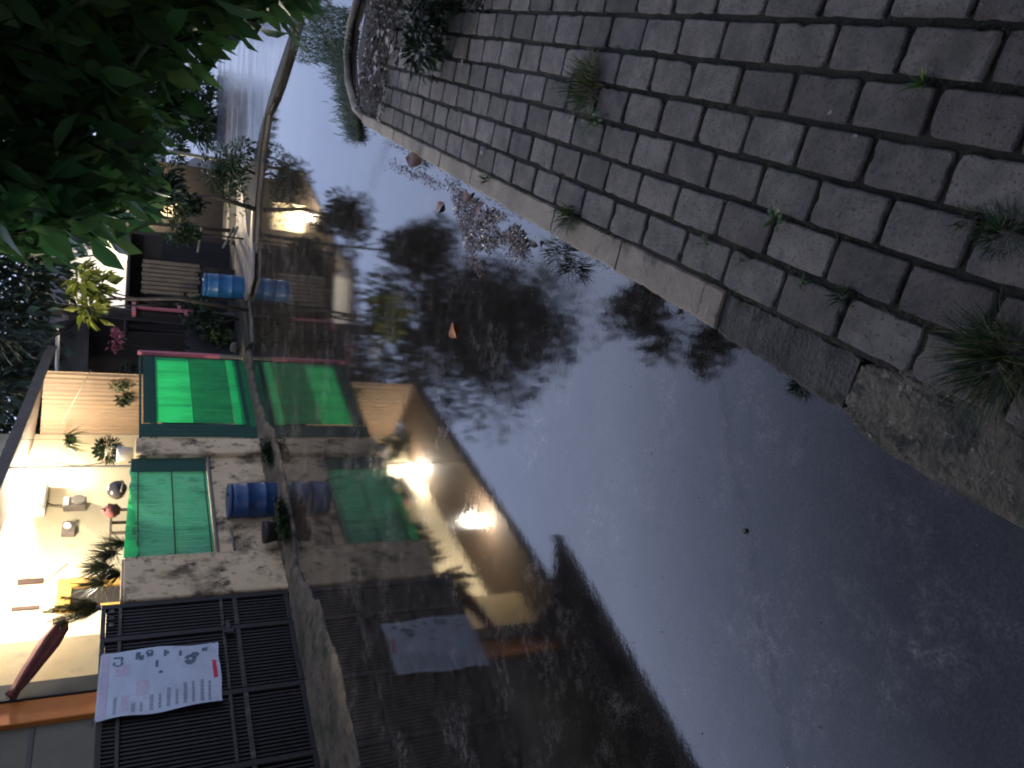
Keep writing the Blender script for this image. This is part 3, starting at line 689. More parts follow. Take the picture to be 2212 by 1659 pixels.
# bright green gate
gg = thing('green_gate', 'bright green sheeted gate in horizontal bands next to the cream pillar', 'gate', (5.3,0,.1), 'F')
def zz(x): return wall(x, 860)[1]
s0, s1 = 3.84, 6.72
m_ = MB()
for s in (s0+.02, s1-.02): m_.box(s-.025, s+.025, -.02, .05, .12, 2.14, .004)
for z in (2.12, 1.93, .33, .14): m_.box(s0+.046, s1-.046, -.018, .045, z-.022, z+.022, .004)
m_.build('frame', M['darkgreen'], gg)
b0 = s0+.50
def band(x0, x1, sa, sb, y, nm, mt):
    z1, z0 = zz(x0), zz(x1); m_ = MB(); n = 24; vs = []
    for j in range(2):
        for i in range(n+1): vs.append((sa+(sb-sa)*i/n, y+.006*math.sin(i*.9), (z0 if j == 0 else z1)))
    m_.add(vs, [(i, i+1, n+2+i, n+1+i) for i in range(n)], True); return m_.build(nm, M[mt], gg)
MB().box(s0+.06,s1-.06,-.012,-.008,zz(532),zz(519)).build('light_stop_strip', M['darkgreen'], gg)  # dark filler added over the sheet gaps to stop lamp light leaking through
MB().box(s0+.06,s1-.06,-.012,-.008,zz(338),zz(331)).build('light_stop_strip', M['darkgreen'], gg)
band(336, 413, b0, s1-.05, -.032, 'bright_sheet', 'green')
band(414, 497, b0, s1-.05, -.028, 'mid_green_sheet', 'midgreen')  # middle band of deeper green sheet
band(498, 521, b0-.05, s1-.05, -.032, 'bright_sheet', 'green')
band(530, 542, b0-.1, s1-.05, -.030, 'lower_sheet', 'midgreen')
band(309, 333, b0-.02, s1-.05, -.026, 'upper_net', 'darkgreen')
band(300, 543, s0+.05, b0-.03, -.024, 'side_net', 'darkgreen')
for s in (4.9, 5.5, 6.1): MB().box(s-.012, s+.012, -.006, .006, .36, 1.9).build('brace', M['darkgreen'], gg)
# pink posts
pp = thing('gate_post', 'pink painted post with a bare grey foot beside the bright green gate', 'post', (6.86,0,0), 'F')
MB().box(6.82,6.90,-.05,.03,.56,2.17,.006).build('shaft', M['pink'], pp); MB().box(6.825,6.895,-.045,.025,.0,.558,.006).build('foot', M['greypaint'], pp)
p2 = thing('gate_post', 'pink post with a crossbar cap and stub arms standing in the dark garden', 'post', (8.85,0,0), 'F')
MB().box(8.81,8.88,-.03,.03,.95,2.2,.006).build('shaft', M['pink'], p2); MB().box(8.5,9.1,-.06,.06,2.205,2.29,.01).build('cap', M['pink'], p2)
MB().box(8.56,8.80,-.025,.025,1.12,1.2,.008).build('arm', M['pink'], p2); MB().box(8.89,9.08,-.025,.025,1.26,1.34,.008).build('arm', M['pink'], p2)
MB().box(8.815,8.875,-.025,.025,.0,.948,.006).build('foot', M['greypaint'], p2)

# barrels
def barrel(name, c, hgt, rad, m, label, tilt=0):
    t = thing(name, label, 'barrel', tuple(c))
    k = rad; pr = [(k*.86,0),(k*.95,.015),(k*.98,.06),(k,.2*hgt),(k*1.0,.30*hgt),(k*1.035,.315*hgt),(k*1.035,.345*hgt),(k,.36*hgt),(k*1.0,.63*hgt),(k*1.035,.645*hgt),(k*1.035,.675*hgt),(k,.69*hgt),(k*.99,.86*hgt),(k*.94,.93*hgt)]
    MB().lathe(c, pr).build('body', m, t)
    MB().lathe(Vector(c)+Vector((0,0,.931*hgt)), [(k*.945,0),(k*.985,.01),(k*.985,.045*hgt),(k*.93,.066*hgt)]).build('rim', m, t)
    MB().lathe(Vector(c)+Vector((k*.4,-k*.2,.998*hgt)), [(.03,0),(.03,.02),(.02,.024)], 12).build('bung', M['white'] if m == M['barrel2'] else m, t)
    return t
c = gnd(600,1078,.02); barrel('plastic_barrel', (c.x, c.y, -.03), .86, .29, M['barrel'], 'deep blue plastic drum standing at the water edge before the stained cream wall')
c = gnd(527,622,.06); barrel('plastic_barrel', (c.x, c.y, .06), .86, .26, M['barrel2'], 'paler blue plastic drum on the far bank in the dark garden')

# ------------------------------------------------------------------ house with the lit porch
h1 = thing('porch_house', 'cream house with a brightly lit porch behind the green fences', 'house', (3.4,2.4,0), 'F')
MB().box(-.1,7.25,2.4,2.6,0,4.9).build('wall', M['housecream'], h1)
# plank ceiling and roof over the porch
def plane_s(s): return 3.82 + (6.5-s)*.10
m_ = MB(); vs = []
for s in (-.3, 6.9):
    z = plane_s(s); vs += [(s,.22,z),(s,2.399,z+.28)]
m_.add(vs, [(0,1,3,2)]); ce = m_.build('ceiling', M['ceil'], h1)
m_ = MB(); vs = []; N_ = 60
for i in range(N_+1):
    s = -.45 + 7.6*i/N_; z = plane_s(s) + .05 + .015*math.sin(i*PI)
    w = .02*(i % 2)
    vs += [(s,.12,z+w),(s,3.2,z+.75+w),(s,6.5,z+1.9+w)]
m_.add(vs, [(i*3+k, (i+1)*3+k, (i+1)*3+k+1, i*3+k+1) for i in range(N_) for k in (0,1)]); m_.build('roof', M['roof'], h1)
m_ = MB(); vs = []
for s in (-.45, 7.15):
    z = plane_s(s); vs += [(s,.10,z-.12),(s,.10,z+.055),(s,.14,z-.12),(s,.14,z+.055)]
m_.add(vs, [(0,1,5,4),(2,6,7,3),(0,4,6,2),(1,3,7,5),(0,2,3,1),(4,5,7,6)]); m_.build('fascia', M['fascia'], h1)
# brown blind closing the right end of the porch
m_ = MB(); vs = []; n = 44; A_, B_ = Vector((6.42,.25,0)), Vector((7.2,2.38,0))
for j in range(2):
    for i in range(n+1):
        p = A_.lerp(B_, i/n); p = p + Vector((.015*math.sin(i*2.2), 0, 0)); vs.append((p.x, p.y, 1.6 if j == 0 else plane_s(p.x)+.24*i/n-.03))
m_.add(vs, [(i, i+1, n+2+i, n+1+i) for i in range(n)]); m_.build('end_blind', M['brown'], h1)
MB().tube([(6.40,.2,3.0),(6.95,1.9,3.55)], .012, 6).build('blind_rod', M['bamboo'], h1)
MB().tube([(3.42,.26,.1),(3.42,.26,plane_s(3.42)-.02)], .022, 8).build('porch_post', M['greypaint'], h1)
# vents and window on the wall (b = 2.4)
def wrect(x0, x1, y0, y1, b): # photo rectangle -> s range, z range on the plane
    sa, za = wall(x0, y1, b); sb, zb = wall(x1, y0, b); return min(sa,sb), max(sa,sb), min(za,zb), max(za,zb)
a = wrect(37,95,1251,1265,2.4); MB().box(a[0],a[1],2.36,2.405,a[2],a[3]).build('vent_slit', M['slit'], h1)
a = wrect(24,86,1310,1322,2.4); MB().box(a[0],a[1],2.36,2.405,a[2],a[3]).build('vent_slit', M['slit'], h1)
a = wrect(118,215,1252,1325,2.4)
wf = MB(); wf.box(a[0]-.02,a[1]+.02,2.33,2.405,a[3]-.22,a[3],.006); wf.box(a[1]-.2,a[1]+.02,2.33,2.405,a[2]-.4,a[3]-.222,.006); wf.box(a[0]-.02,a[0]+.08,2.33,2.405,a[2]-.4,a[3]-.222,.006)
wf = wf.build('window', M['yellowwood'], h1); MB().box(a[0]+.081,a[1]-.201,2.375,2.402,a[2]-.4,a[3]-.223).build('pane', M['darkhole'], wf)
for (q0, q1, q2) in (((5.45,2.385,4.05),(4.9,2.385,3.7),(4.75,2.385,3.05)),((3.1,2.385,4.1),(2.9,2.385,3.5),(3.3,2.385,3.2)),((6.3,2.385,4.0),(6.1,2.385,3.2),(6.25,2.385,2.6))):
    MB().tube([q0, q1, q2], .008, 5).build('wire', M['greybox'], h1)
# things on the porch
def hangbox(name, rect, b, dpt, m, label, cat, extra=None):
    a = wrect(*rect, b); t = thing(name, label, cat, ((a[0]+a[1])/2, b, a[2]), 'F')
    MB().box(a[0],a[1],b-dpt,b,a[2],a[3],.012).build('case', m, t)
    if extra: extra(t, a)
    return t
def meter_x(t, a):
    m_ = MB(); cs, cz = (a[0]+a[1])/2, a[2]+(a[3]-a[2])*.35; r0 = (a[1]-a[0])*.42
    vs = [(cs+r0*math.cos(k*PI/8), 2.4-.17-(.04 if j else 0), cz+r0*math.sin(k*PI/8)) for j in (0,1) for k in range(16)]
    m_.add(vs, [(k,(k+1)%16,16+(k+1)%16,16+k) for k in range(16)]+[tuple(range(16,32))]); m_.build('dial', M['glassy'], t)
    MB().box(a[0]+.02,a[1]-.02,2.4-.165,2.4-.151,a[3]-.09,a[3]-.03,.004).build('plate', M['white'], t)
    MB().tube([((a[0]+a[1])/2,2.36,a[3]),((a[0]+a[1])/2+.05,2.38,a[3]+.2),((a[0]+a[1])/2+.35,2.38,a[3]+.5)], .008, 5).build('cable', M['cable'], t)
hangbox('electric_meter', (136,187,1084,1106), 2.4, .15, M['greybox'], 'grey brown electric meter box mounted upright on the lit porch wall', 'meter box', meter_x)
def fuse_x(t, a):
    MB().ball(((a[0]+a[1])/2-.05, 2.21, a[3]-.1), .07, .05, .07, 12).build('knob', M['white'], t)
hangbox('fuse_box', (132,164,1134,1162), 2.4, .12, M['greybox'], 'squat grey box with a white knob, left of the electric meter on the porch wall', 'fuse box', fuse_x)
a = wrect(70,106,1050,1118,2.4)
ac = thing('air_conditioner', 'white slatted air conditioner box high on the lit porch wall', 'air conditioner', ((a[0]+a[1])/2,2.3,a[2]), 'F')
MB().box(a[0],a[1],2.2,2.4,a[2],a[3],.02).build('case', M['white'], ac)
m_ = MB(); [m_.box(a[0]+.03,a[1]-.03,2.19,2.202,a[2]+.03+i*.05,a[2]+.05+i*.05) for i in range(4)]; m_.build('louvre', M['fascia'], ac)
s_, z_ = wall(253,1058,.5); m_ = MB(); m_.ball((s_,.5,z_), .17, .15, .15, 18, .12, 2)
hm = thing('helmet', 'dark rounded helmet resting behind the top edge of the teal screen', 'helmet', (s_,.5,z_-.15), 'F'); m_.build('shell', M['darkstuff'], hm)
MB().tube([(s_-.15,.42,z_-.06),(s_,.335,z_-.09),(s_+.15,.42,z_-.06)], .018, 6).build('rim', M['greybox'], hm)
s_, z_ = wall(243,1103,.5); hb = thing('cloth_bag', 'small pinkish brown bag slumped behind the teal screen left of the dark helmet', 'bag', (s_,.5,z_-.12), 'F')
MB().ball((s_,.5,z_), .13, .1, .12, 14, .5, 5).build('body', M['redcloth'], hb); MB().tube([(s_-.05,.47,z_+.1),(s_,.47,z_+.17),(s_+.05,.47,z_+.1)], .01, 6).build('handle', M['greybox'], hb)
a = wrect(235,275,1120,1160,1.2)
tb = thing('wooden_shelf', 'pale wooden shelf standing on the porch behind the teal screen', 'shelf', ((a[0]+a[1])/2,1.2,0), 'F')
MB().box(a[0]-.1,a[1]+.1,1.0,1.4,a[3]-.04,a[3],.005).build('top', M['wood'], tb)
for s in (a[0]-.07, a[1]+.07):
    MB().box(s-.02,s+.02,1.03,1.07,.075,a[3]-.041).build('leg', M['wood'], tb); MB().box(s-.02,s+.02,1.33,1.37,.075,a[3]-.041).build('leg', M['wood'], tb)

# lamps on the porch
def lamp(name, loc, label, m, watt, col, frame='F', rad=.05):
    t = thing(name, label, 'lamp', loc, frame)
    MB().ball(loc, rad, rad, rad*1.25, 16).build('bulb', m, t)
    MB().tube([(loc[0],loc[1],loc[2]+rad*1.15),(loc[0],loc[1],loc[2]+rad*1.15+.07)], .022, 10).build('socket', M['white'], t)
    MB().tube([(loc[0],loc[1],loc[2]+rad*1.15+.071),(loc[0],loc[1],loc[2]+rad*1.15+.16)], .006, 6).build('cord', M['cable'], t)
    return t
lamp('porch_lamp', (5.5,2.12,4.0), 'glaring bare bulb near the back wall of the porch, right of the two', M['bulb'], 0, 0, 'F', .11)
lamp('porch_lamp', (2.15,.75,3.98), 'glaring bare bulb at the front of the porch, left of the two', M['bulb'], 0, 0, 'F', .11)

# potted plants on the fence line
def spray(mb, c, n, L, W, r, zlo, zhi, droop, flat=1.0):
    for i in range(n):
        a = r.uniform(0,2*PI); e = r.uniform(zlo,zhi)
        mb.blade(c, Vector((math.cos(a)*math.cos(e), flat*math.sin(a)*math.cos(e), math.sin(e))), L*r.uniform(.6,1.1), W*r.uniform(.7,1.2), droop*r.uniform(.4,1.3), 5)
r = random.Random(51)
sp_ = thing('spiky_plant', 'dark spiky leaved plant above the cream pillar, against the lit wall', 'plant', (.62,.6,.08), 'F')
m_ = MB()
for (x, y, b, n) in ((250,1195,.5,60),(235,1225,.6,60),(262,1240,.45,50),(225,1260,.6,40),(270,1175,.35,40)):
    a_, z_ = wall(x, y, b); spray(m_, (a_, b, z_), n*3, .50, .024, r, -.25, 1.5, .45)
m_.build('leaves', M['spiky'], sp_); MB().tube([(.62,.6,.08),(.6,.62,1.2),(.66,.58,2.3)], [.05,.045,.035], 8).build('stem', M['bark'], sp_)
pl = thing('palm_plant', 'upright feathery palm fronds rising between the two houses above the black gate', 'plant', (.05,.45,.08), 'F')
m_ = MB()
for k in range(7):
    a_, z_ = wall(208, 1312, .45); base = Vector((a_-.05+.02*k, .45, z_-.05)); tip = base + Vector((-.02+.07*(k-3), .05*(k%3), .72-.07*abs(k-3)))
    for i in range(44):
        t = i/44; p = base.lerp(tip, t)
        for sg in (-1,1): m_.blade(p, Vector((sg*.55, r.uniform(-.25,.25), .75)), .28*(1-t*.75), .013, .4, 3)
m_.build('fronds', M['leafdark'], pl); MB().tube([(.05,.45,.08),(.03,.45,1.3),(a_,.45,z_)], [.06,.05,.04], 8).build('stem', M['bark'], pl)
s_, z_ = wall(265,980,.35)
pt = thing('potted_plant', 'dark bushy plant in a white pot at the top of the second cream pillar', 'potted plant', (s_,.35,z_-.16), 'F')
MB().lathe((s_,.35,z_-.16), [(.11,0),(.14,.2),(.155,.22),(.155,.26),(.135,.26)], 18).build('pot', M['white'], pt)
m_ = MB()
for _ in range(420):
    d = Vector((r.gauss(0,1), r.gauss(0,1), r.gauss(0,1))).normalized(); p = Vector((s_+.12,.35,z_+.24)) + Vector((d.x*.26,d.y*.2,d.z*.2))*r.random()**.4
    m_.sleaf(p, d+Vector((0,0,.2)), Vector((0,0,1)), .1, .045)
m_.build('foliage', M['leafdark'], pt)
s_, z_ = wall(165,950,.7)
hf = thing('hanging_fern', 'trailing green fern hanging from the porch roof before the bright wall', 'hanging plant', (s_,.7,z_), 'F')
m_ = MB()
for _ in range(70):
    a = r.uniform(0,2*PI); m_.blade((s_,.7,z_+.12), Vector((math.cos(a),math.sin(a),r.uniform(-.1,.8))), r.uniform(.3,.62), .035, r.uniform(1.2,2.6), 6)
m_.build('fronds', M['fern'], hf); MB().lathe((s_,.7,z_+.0), [(.06,0),(.09,.12),(.1,.13)], 12).build('pot', M['greybox'], hf)
MB().tube([(s_,.7,z_+.12),(s_,.7,plane_s(s_)+.05)], .004, 5).build('cord', M['cable'], hf)
# low plants on the ledge below the teal screen
for i, (s, b, lb) in enumerate(((.75,-.62,'leafy green weeds at the water edge under the cream pillar'),(1.05,-.7,'dark ferny weeds on the ledge left of the deep blue drum'),(2.75,-.55,'low weeds on the muddy ledge right of the deep blue drum'))):
    m_ = MB()
    for _ in range(420):
        gc = lambda q: max(-1.7*q, min(1.7*q, r.gauss(0,q)))
        p = Vector((s+gc(.15), b+gc(.06), .06+abs(gc(.08)))); a = r.uniform(0,2*PI)
        m_.sleaf(p, Vector((math.cos(a),math.sin(a),r.uniform(0,.9))), Vector((0,0,1)), r.uniform(.05,.11), .035)
    solo(m_, 'ledge_weed', M['leafmid'] if i == 0 else M['leafdark'], lb, 'weed', (s,b,.04), 'F')
m_ = MB(); m_.lathe((1.02,-.28,.06), [(.13,0),(.17,.22),(.18,.24),(.18,.3),(.15,.3)], 18)
solo(m_, 'plastic_pot', M['darkpost'], 'empty black plant pot between the pillar and the deep blue drum', 'pot', (1.02,-.28,.06), 'F')

# ------------------------------------------------------------------ left house
h2 = thing('ochre_house', 'ochre house with black and orange columns behind the black gate', 'house', (-2,1.2,0), 'F')
sA = wall(100,1476,1.2)[0]; sB = wall(100,1512,1.2)[0]; sC = wall(100,1560,1.2)[0]
MB().box(sA, .62, 1.25, 1.45, 0, 5.3).build('wall', M['house2'], h2)
MB().box(.45, .62, 1.46, 2.38, 0, 4.4).build('side_wall', M['house2'], h2)
MB().box(sB, sA-.002, 1.12, 1.45, 0, 5.3, .01).build('black_column', M['darkpost'], h2)
MB().box(sC, sB-.002, 1.15, 1.45, 0, 5.3, .01).build('orange_column', M['orange'], h2)
MB().box(-6.5, sC-.002, 1.25, 1.45, 0, 5.3).build('olive_panel', M['olive'], h2)
zz_ = wall(64,1620,1.25)[1]; MB().box(-6.5, sC-.02, 1.235, 1.252, zz_-.03, zz_+.03).build('pale_batten', M['fascia'], h2)
m_ = MB(); vs = []
for s in (-7, .75): vs += [(s,-.05,4.98),(s,-.05,5.08),(s,4.5,6.4),(s,4.5,6.3),(s,1.2,5.35)]
m_.add(vs, [(0,5,6,1),(1,6,7,2),(2,7,8,3),(0,4,9,5),(4,3,8,9),(0,1,2,3,4),(9,8,7,6,5)]); m_.build('roof', M['roof'], h2)
MB().box(-7,.75,-.09,-.052,4.90,5.10,.006).build('fascia', M['fascia'], h2)
# rolled cloth
A_, B_ = wall(140,1342,.8), wall(22,1478,.8)
rc = thing('rolled_cloth', 'rolled reddish brown cloth slung diagonally in front of the ochre wall', 'cloth', (A_[0],.8,A_[1]), 'F')
P = [Vector((A_[0],.8,A_[1])).lerp(Vector((B_[0],1.05,B_[1])), t) for t in (0,.08,.3,.55,.75,.92,1)]
m_ = MB(); n = 18; vs = []
for i, (p, rd_) in enumerate(zip(P, (.05,.11,.125,.10,.085,.06,.07))):
    d = (P[-1]-P[0]).normalized(); u = d.cross(Vector((0,1,0))).normalized(); w = d.cross(u)
    for k in range(n): a = 2*PI*k/n; q = rd_*(1+.22*math.sin(a*4+i*.4)); vs.append(p+u*math.cos(a)*q+w*math.sin(a)*q)
m_.add(vs, [(i*n+k,i*n+(k+1)%n,(i+1)*n+(k+1)%n,(i+1)*n+k) for i in range(len(P)-1) for k in range(n)]+[tuple(range(n))[::-1], tuple(range((len(P)-1)*n,len(P)*n))], True)
m_.build('roll', M['redcloth'], rc)
for i_ in (1, 5):
    q = P[i_]; rr2 = .12 if i_ == 1 else .07
    MB().tube([(q.x+rr2*math.cos(k*PI/6), q.y+rr2*math.sin(k*PI/6), q.z) for k in range(13)], .012, 5).build('tie', M['bamboo'], rc)
MB().tube([P[-1], (P[-1].x, 1.24, P[-1].z+.5)], .006, 5).build('cord', M['cable'], rc)

# ------------------------------------------------------------------ far garden, sheds and houses
wp = wall(125,712,1.2); wp2 = wall(125,800,1.2)
pi_ = thing('gutter_pipe', 'white gutter pipe with a bent end sticking out past the brown porch blind', 'pipe', (wp2[0],1.2,wp2[1]), 'F')
MB().tube([(wp2[0]-.2,1.2,wp2[1]),(wp[0]-.05,1.2,wp[1]),(wp[0],1.2,wp[1]+.02),(wp[0]+.01,1.2,wp[1]+.16)], .04, 8).build('pipe', M['white'], pi_)
MB().tube([(wp[0]+.01,1.2,wp[1]+.161),(wp[0]+.01,1.2,wp[1]+.2)], .05, 8).build('collar', M['white'], pi_)
# dark shed behind the pink post
sh = thing('dark_shed', 'low black shed at the back of the dark garden, behind the paler blue drum', 'shed', (2.6,20.6,.08))
MB().box(.9,3.3,21.0,21.2,.08,2.35).build('wall', M['shed'], sh); MB().box(.7,3.5,19.95,21.35,2.352,2.42,.01).build('roof', M['shed'], sh)
for x in (1.0,3.2): MB().box(x-.05,x+.05,20.0,20.1,.08,2.35).build('post', M['shed'], sh)
MB().box(1.2,1.9,20.975,20.998,.5,1.9).build('door', M['shedbrown'], sh)
# slatted wooden crate stack
ck = thing('wooden_crate', 'tall crate of weathered upright slats in the dark garden between pink post and paler drum', 'crate', (2.25,19.6,.08))
cx0, cx1 = gnd(420,650).x*0+1.72, 2.5
for i in range(8):
    x = 1.76+.098*i; MB().box(x, x+.078, 19.62, 19.65, .86+.03*(i%3), 2.12-.02*(i%2)).build('slat', M['wood'], ck)
MB().box(1.74,2.53,19.652,19.7,1.98,2.06).build('batten', M['wood'], ck); MB().box(1.74,2.53,19.652,19.7,1.0,1.08).build('batten', M['wood'], ck)
MB().box(1.76,2.5,19.702,20.0,.08,2.0).build('box', M['shedbrown'], ck)
for x0, x1, y, z0, z1, lb in ((2.75,3.35,19.2,.98,.90,'thin grey pole leaning level against the black shed, the upper one'),(2.8,3.3,18.4,.52,.30,'thin grey pole sloping down beside the paler blue drum, the lower one'),(2.9,3.35,18.5,.36,.20,'short grey pole lying just under the sloping one by the paler drum')):
    solo(MB().tube([(x0,y,z0),(x1,y+.1,z1)], .025, 7), 'bamboo_pole', M['bamboo'], lb, 'pole', (x0,y,z0), 'W', 'poles by the black shed')
# garden shrubs in the dark plot
def leafball(name, c, rx, ry, rz, n, L, W, m, label, cat, seed, trunk=None, hol=.5, group=None, clumps=9):
    r = random.Random(seed); base = (c[0], c[1], .08)
    t = thing(name, label, cat, base, 'W', group)
    m_ = MB(); cl = []
    for _ in range(clumps):
        d = Vector((r.gauss(0,1), r.gauss(0,1), r.gauss(0,1))).normalized()*r.uniform(.35,.95); cl.append((Vector((c[0]+d.x*rx, c[1]+d.y*ry, c[2]+d.z*rz)), r.uniform(.28,.5)))
    for _ in range(n):
        cc, k = cl[r.randrange(len(cl))]
        d = Vector((r.gauss(0,1), r.gauss(0,1), r.gauss(0,1))).normalized(); p = cc + Vector((d.x*rx, d.y*ry, d.z*rz))*k*r.random()**.35
        if p.z < .1: continue
        m_.sleaf(p, d+Vector((0,0,-.35)), Vector((r.gauss(0,.4),r.gauss(0,.4),1)), L*r.uniform(.7,1.3), W*r.uniform(.7,1.3))
    m_.build('crown', m, t)
    if trunk:
        m_ = MB(); b0 = Vector(base); top = Vector((c[0], c[1], c[2]-rz*.2))
        m_.tube([b0, b0.lerp(top,.5)+Vector((r.gauss(0,.1),r.gauss(0,.1),0)), top], [trunk,trunk*.8,trunk*.45], 9)
        for cc, k in cl[:7]:
            s = b0.lerp(top, r.uniform(.5,.95)); m_.tube([s, s.lerp(cc,.5)+Vector((0,0,.15)), cc], [trunk*.4,trunk*.25,trunk*.1], 6)
        m_.build('trunk', M['bark'], t)
    return t
P_ = F2W(7.0,.9,0)
leafball('round_shrub', (P_.x,P_.y,2.35), .42,.42,.38, 1700,.09,.045, M['leafdark'], 'round dark green shrub above the right end of the bright green gate', 'shrub', 61, .03)
P_ = F2W(6.6,.6,0)
leafball('pale_shrub', (P_.x,P_.y,2.35), .22,.2,.25, 260,.10,.05, M['leafmid'], 'small yellowish shrub tip lit beside the round dark shrub', 'shrub', 62, .02)
leafball('garden_shrub', (1.25,18.8,.85), .4,.4,.5, 620,.14,.06, M['leafdark'], 'dim leafy shrub in the dark garden under the pink post', 'shrub', 63, .03)
leafball('garden_shrub', (.75,18.9,.55), .35,.35,.3, 420,.13,.06, M['leafmid'], 'low tangled shrub in the dark garden next to the pink gate post', 'shrub', 64, .02)
leafball('bank_shrub', (3.05,18.4,1.35), .3,.3,.35, 420,.14,.06, M['leafmid'], 'green shrub overhanging the paler blue drum and the poles', 'shrub', 65, .02)
# dark fence behind gate posts
df = thing('dark_fence', 'blackened board fence between the pink gate post and the dark garden', 'fence', (7.9,.35,.08), 'F')
for i in range(15): MB().box(6.95+.145*i,7.08+.145*i,.33,.36,.08,1.15+.06*math.sin(i*2.1)).build('board', M['shed'], df)
MB().box(6.95,9.1,.362,.40,.85,.93).build('rail', M['shedbrown'], df)
rf_ = MB().ball((.55,17.6,.28),.11,.1,.09,12,.5,3); solo(rf_, 'pale_stone', M['bank'], 'pale stone on the bank beyond the bright green gate', 'stone', (.55,17.6,.28))
hc = MB().ball((.25,18.3,2.75),.14,.12,.1,12,.4,7); 
fl = leafball('red_flowers', (.55,19.0,2.62), .3,.2,.12, 90,.12,.07, M['pink'], 'dull pink flower spray above the dark garden beside the round shrub', 'flower', 66, .015)
# lit white house, far
wh = thing('white_house', 'white house with its lit wall glowing through the tree leaves', 'house', (2.6,24.2,.08))
MB().box(1.5,3.7,24,24.2,.08,3.9).build('wall', M['whitewall'], wh)
m_ = MB(); vs = []
for x in (1.2,3.9): vs += [(x,23.1,3.72),(x,23.1,3.80),(x,26.4,4.4),(x,26.4,4.3)]
m_.add(vs, [(0,4,5,1),(1,5,6,2),(2,6,7,3),(3,7,4,0),(0,1,2,3),(7,6,5,4)]); m_.build('roof', M['roof'], wh)
MB().box(1.6,2.9,23.2,23.6,2.35,2.43).build('awning', M['fascia'], wh); MB().box(3.0,3.5,23.95,23.998,1.2,2.2).build('window', M['slit'], wh)
lh = thing('lean_to_hut', 'brown hut with a sloping roof and a yellow lit opening right of the white house', 'hut', (4.6,23,.08))
m_ = MB(); m_.add([(3.4,22.8,.08),(5.6,22.8,.08),(5.6,22.8,2.05),(3.4,22.8,3.2),(3.4,23.0,.08),(5.6,23.0,.08),(5.6,23.0,2.05),(3.4,23.0,3.2)], [(0,1,2,3),(7,6,5,4),(0,4,5,1),(1,5,6,2),(2,6,7,3),(3,7,4,0)]); m_.build('wall', M['shedbrown'], lh)
m_ = MB(); m_.add([(3.2,22.3,3.28),(5.9,22.3,1.92),(5.9,25,1.92),(3.2,25,3.28),(3.2,22.3,3.36),(5.9,22.3,2.0),(5.9,25,2.0),(3.2,25,3.36)], [(3,2,1,0),(4,5,6,7),(0,1,5,4),(1,2,6,5),(2,3,7,6),(3,0,4,7)]); m_.build('roof', M['roof'], lh)
MB().box(4.15,4.95,22.78,22.798,1.25,2.1).build('lit_opening', M['housecream'], lh); MB().box(5.75,5.83,22.35,22.43,.08,1.98).build('post', M['bamboo'], lh)
lamp('house_lamp', (2.35,22.6,2.78), 'small white lamp on the far white house, left of the tree branches', M['bulbw'], 45, (1,.93,.85), 'W', .06)
lamp('house_lamp', (3.35,22.9,2.52), 'small warm lamp by the far white house under the leaves', M['bulbfar'], 45, (1,.85,.6), 'W', .07)
lamp('house_lamp', (4.55,22.45,2.1), 'warm lamp under the roof of the brown hut, mirrored in the flood', M['bulbfar'], 160, (1,.82,.5), 'W', .10)
bh = thing('brown_house', 'low brown roofed house behind the dark garden, left of the white house', 'house', (-.5,27,.08))
MB().box(-3.5,1.6,26,26.2,.08,3.6).build('wall', M['shedbrown'], bh)
m_ = MB(); vs = []
for x in (-3.9,2.0): vs += [(x,25.2,3.3),(x,25.2,3.4),(x,28.2,5.0),(x,28.2,4.9)]
m_.add(vs, [(0,4,5,1),(1,5,6,2),(2,6,7,3),(3,7,4,0),(0,1,2,3),(7,6,5,4)]); m_.build('roof', M['roof'], bh)
# bank bush by the water
bb = gnd(556,372,.08)
leafball('bank_bush', (bb.x+.05,bb.y+.35,.55), .75,.5,.5, 1500,.11,.045, M['leafmid'], 'dense olive bush on the far bank at the water edge', 'bush', 71, .03, clumps=14)
leafball('bank_tree', tuple(pix3(350,425,17.2)), .62,.5,.62, 1900,.15,.06, M['leafdark'], 'dark dense shrub on the far bank screening the brown hut', 'shrub', 77, .05, clumps=14)
leafball('far_bush', (7.9,26,1.0), 2.0,1.0,.95, 4000,.17,.08, M['leafmid'], 'wide low bush beside the far wet lane', 'bush', 72, .05, clumps=12)
leafball('far_bush', (11,24,.9), 1.6,1.0,.8, 2500,.18,.08, M['leafdark'], 'dark low bush on the right of the far wet lane', 'bush', 73, .05, clumps=12)
leafball('far_bush', (8.6,18.2,.75), 1.0,.8,.7, 900,.16,.07, M['leafdark'], 'dark bush where the far bank meets the pavement corner', 'bush', 74, .04, clumps=10)
# trees
leafball('garden_tree', (1.2,19.6,6.4), 2.6,2.3,2.8, 9500,.25,.11, M['leafdark'], 'big dark leafy tree rising behind the bright green gate', 'tree', 81, .16, clumps=46)
leafball('slender_tree', (3.45,19.8,4.75), .85,.8,.85, 2200,.22,.10, M['leafdark'], 'smaller dark tree in front of the white house', 'tree', 82, .05, clumps=18)
leafball('lamplit_tree', (1.35,17.3,2.95), .62,.5,.42, 240,.24,.12, M['leaflamp'], 'branches of a young tree with lamp light put in as yellow green, before the dark trees', 'tree', 83, .045, clumps=6)
leafball('back_tree', (-2.6,27,5.0), 4.2,2.5,2.4, 3600,.34,.15, M['leafdark'], 'dark tree mass rising over the porch roof from behind', 'tree', 84, .2, clumps=22)
leafball('back_tree', (-10,25,5.0), 4.5,3,2.4, 2600,.36,.16, M['leafdark'], 'dark tree behind the ochre house', 'tree', 85, .2, clumps=20)
leafball('back_tree', (1.2,30,4.4), 3.6,1.6,2.4, 5200,.3,.16, M['leafdark'], 'broad dark tree far behind the white house and the leafy garden tree', 'tree', 87, .2, clumps=30)
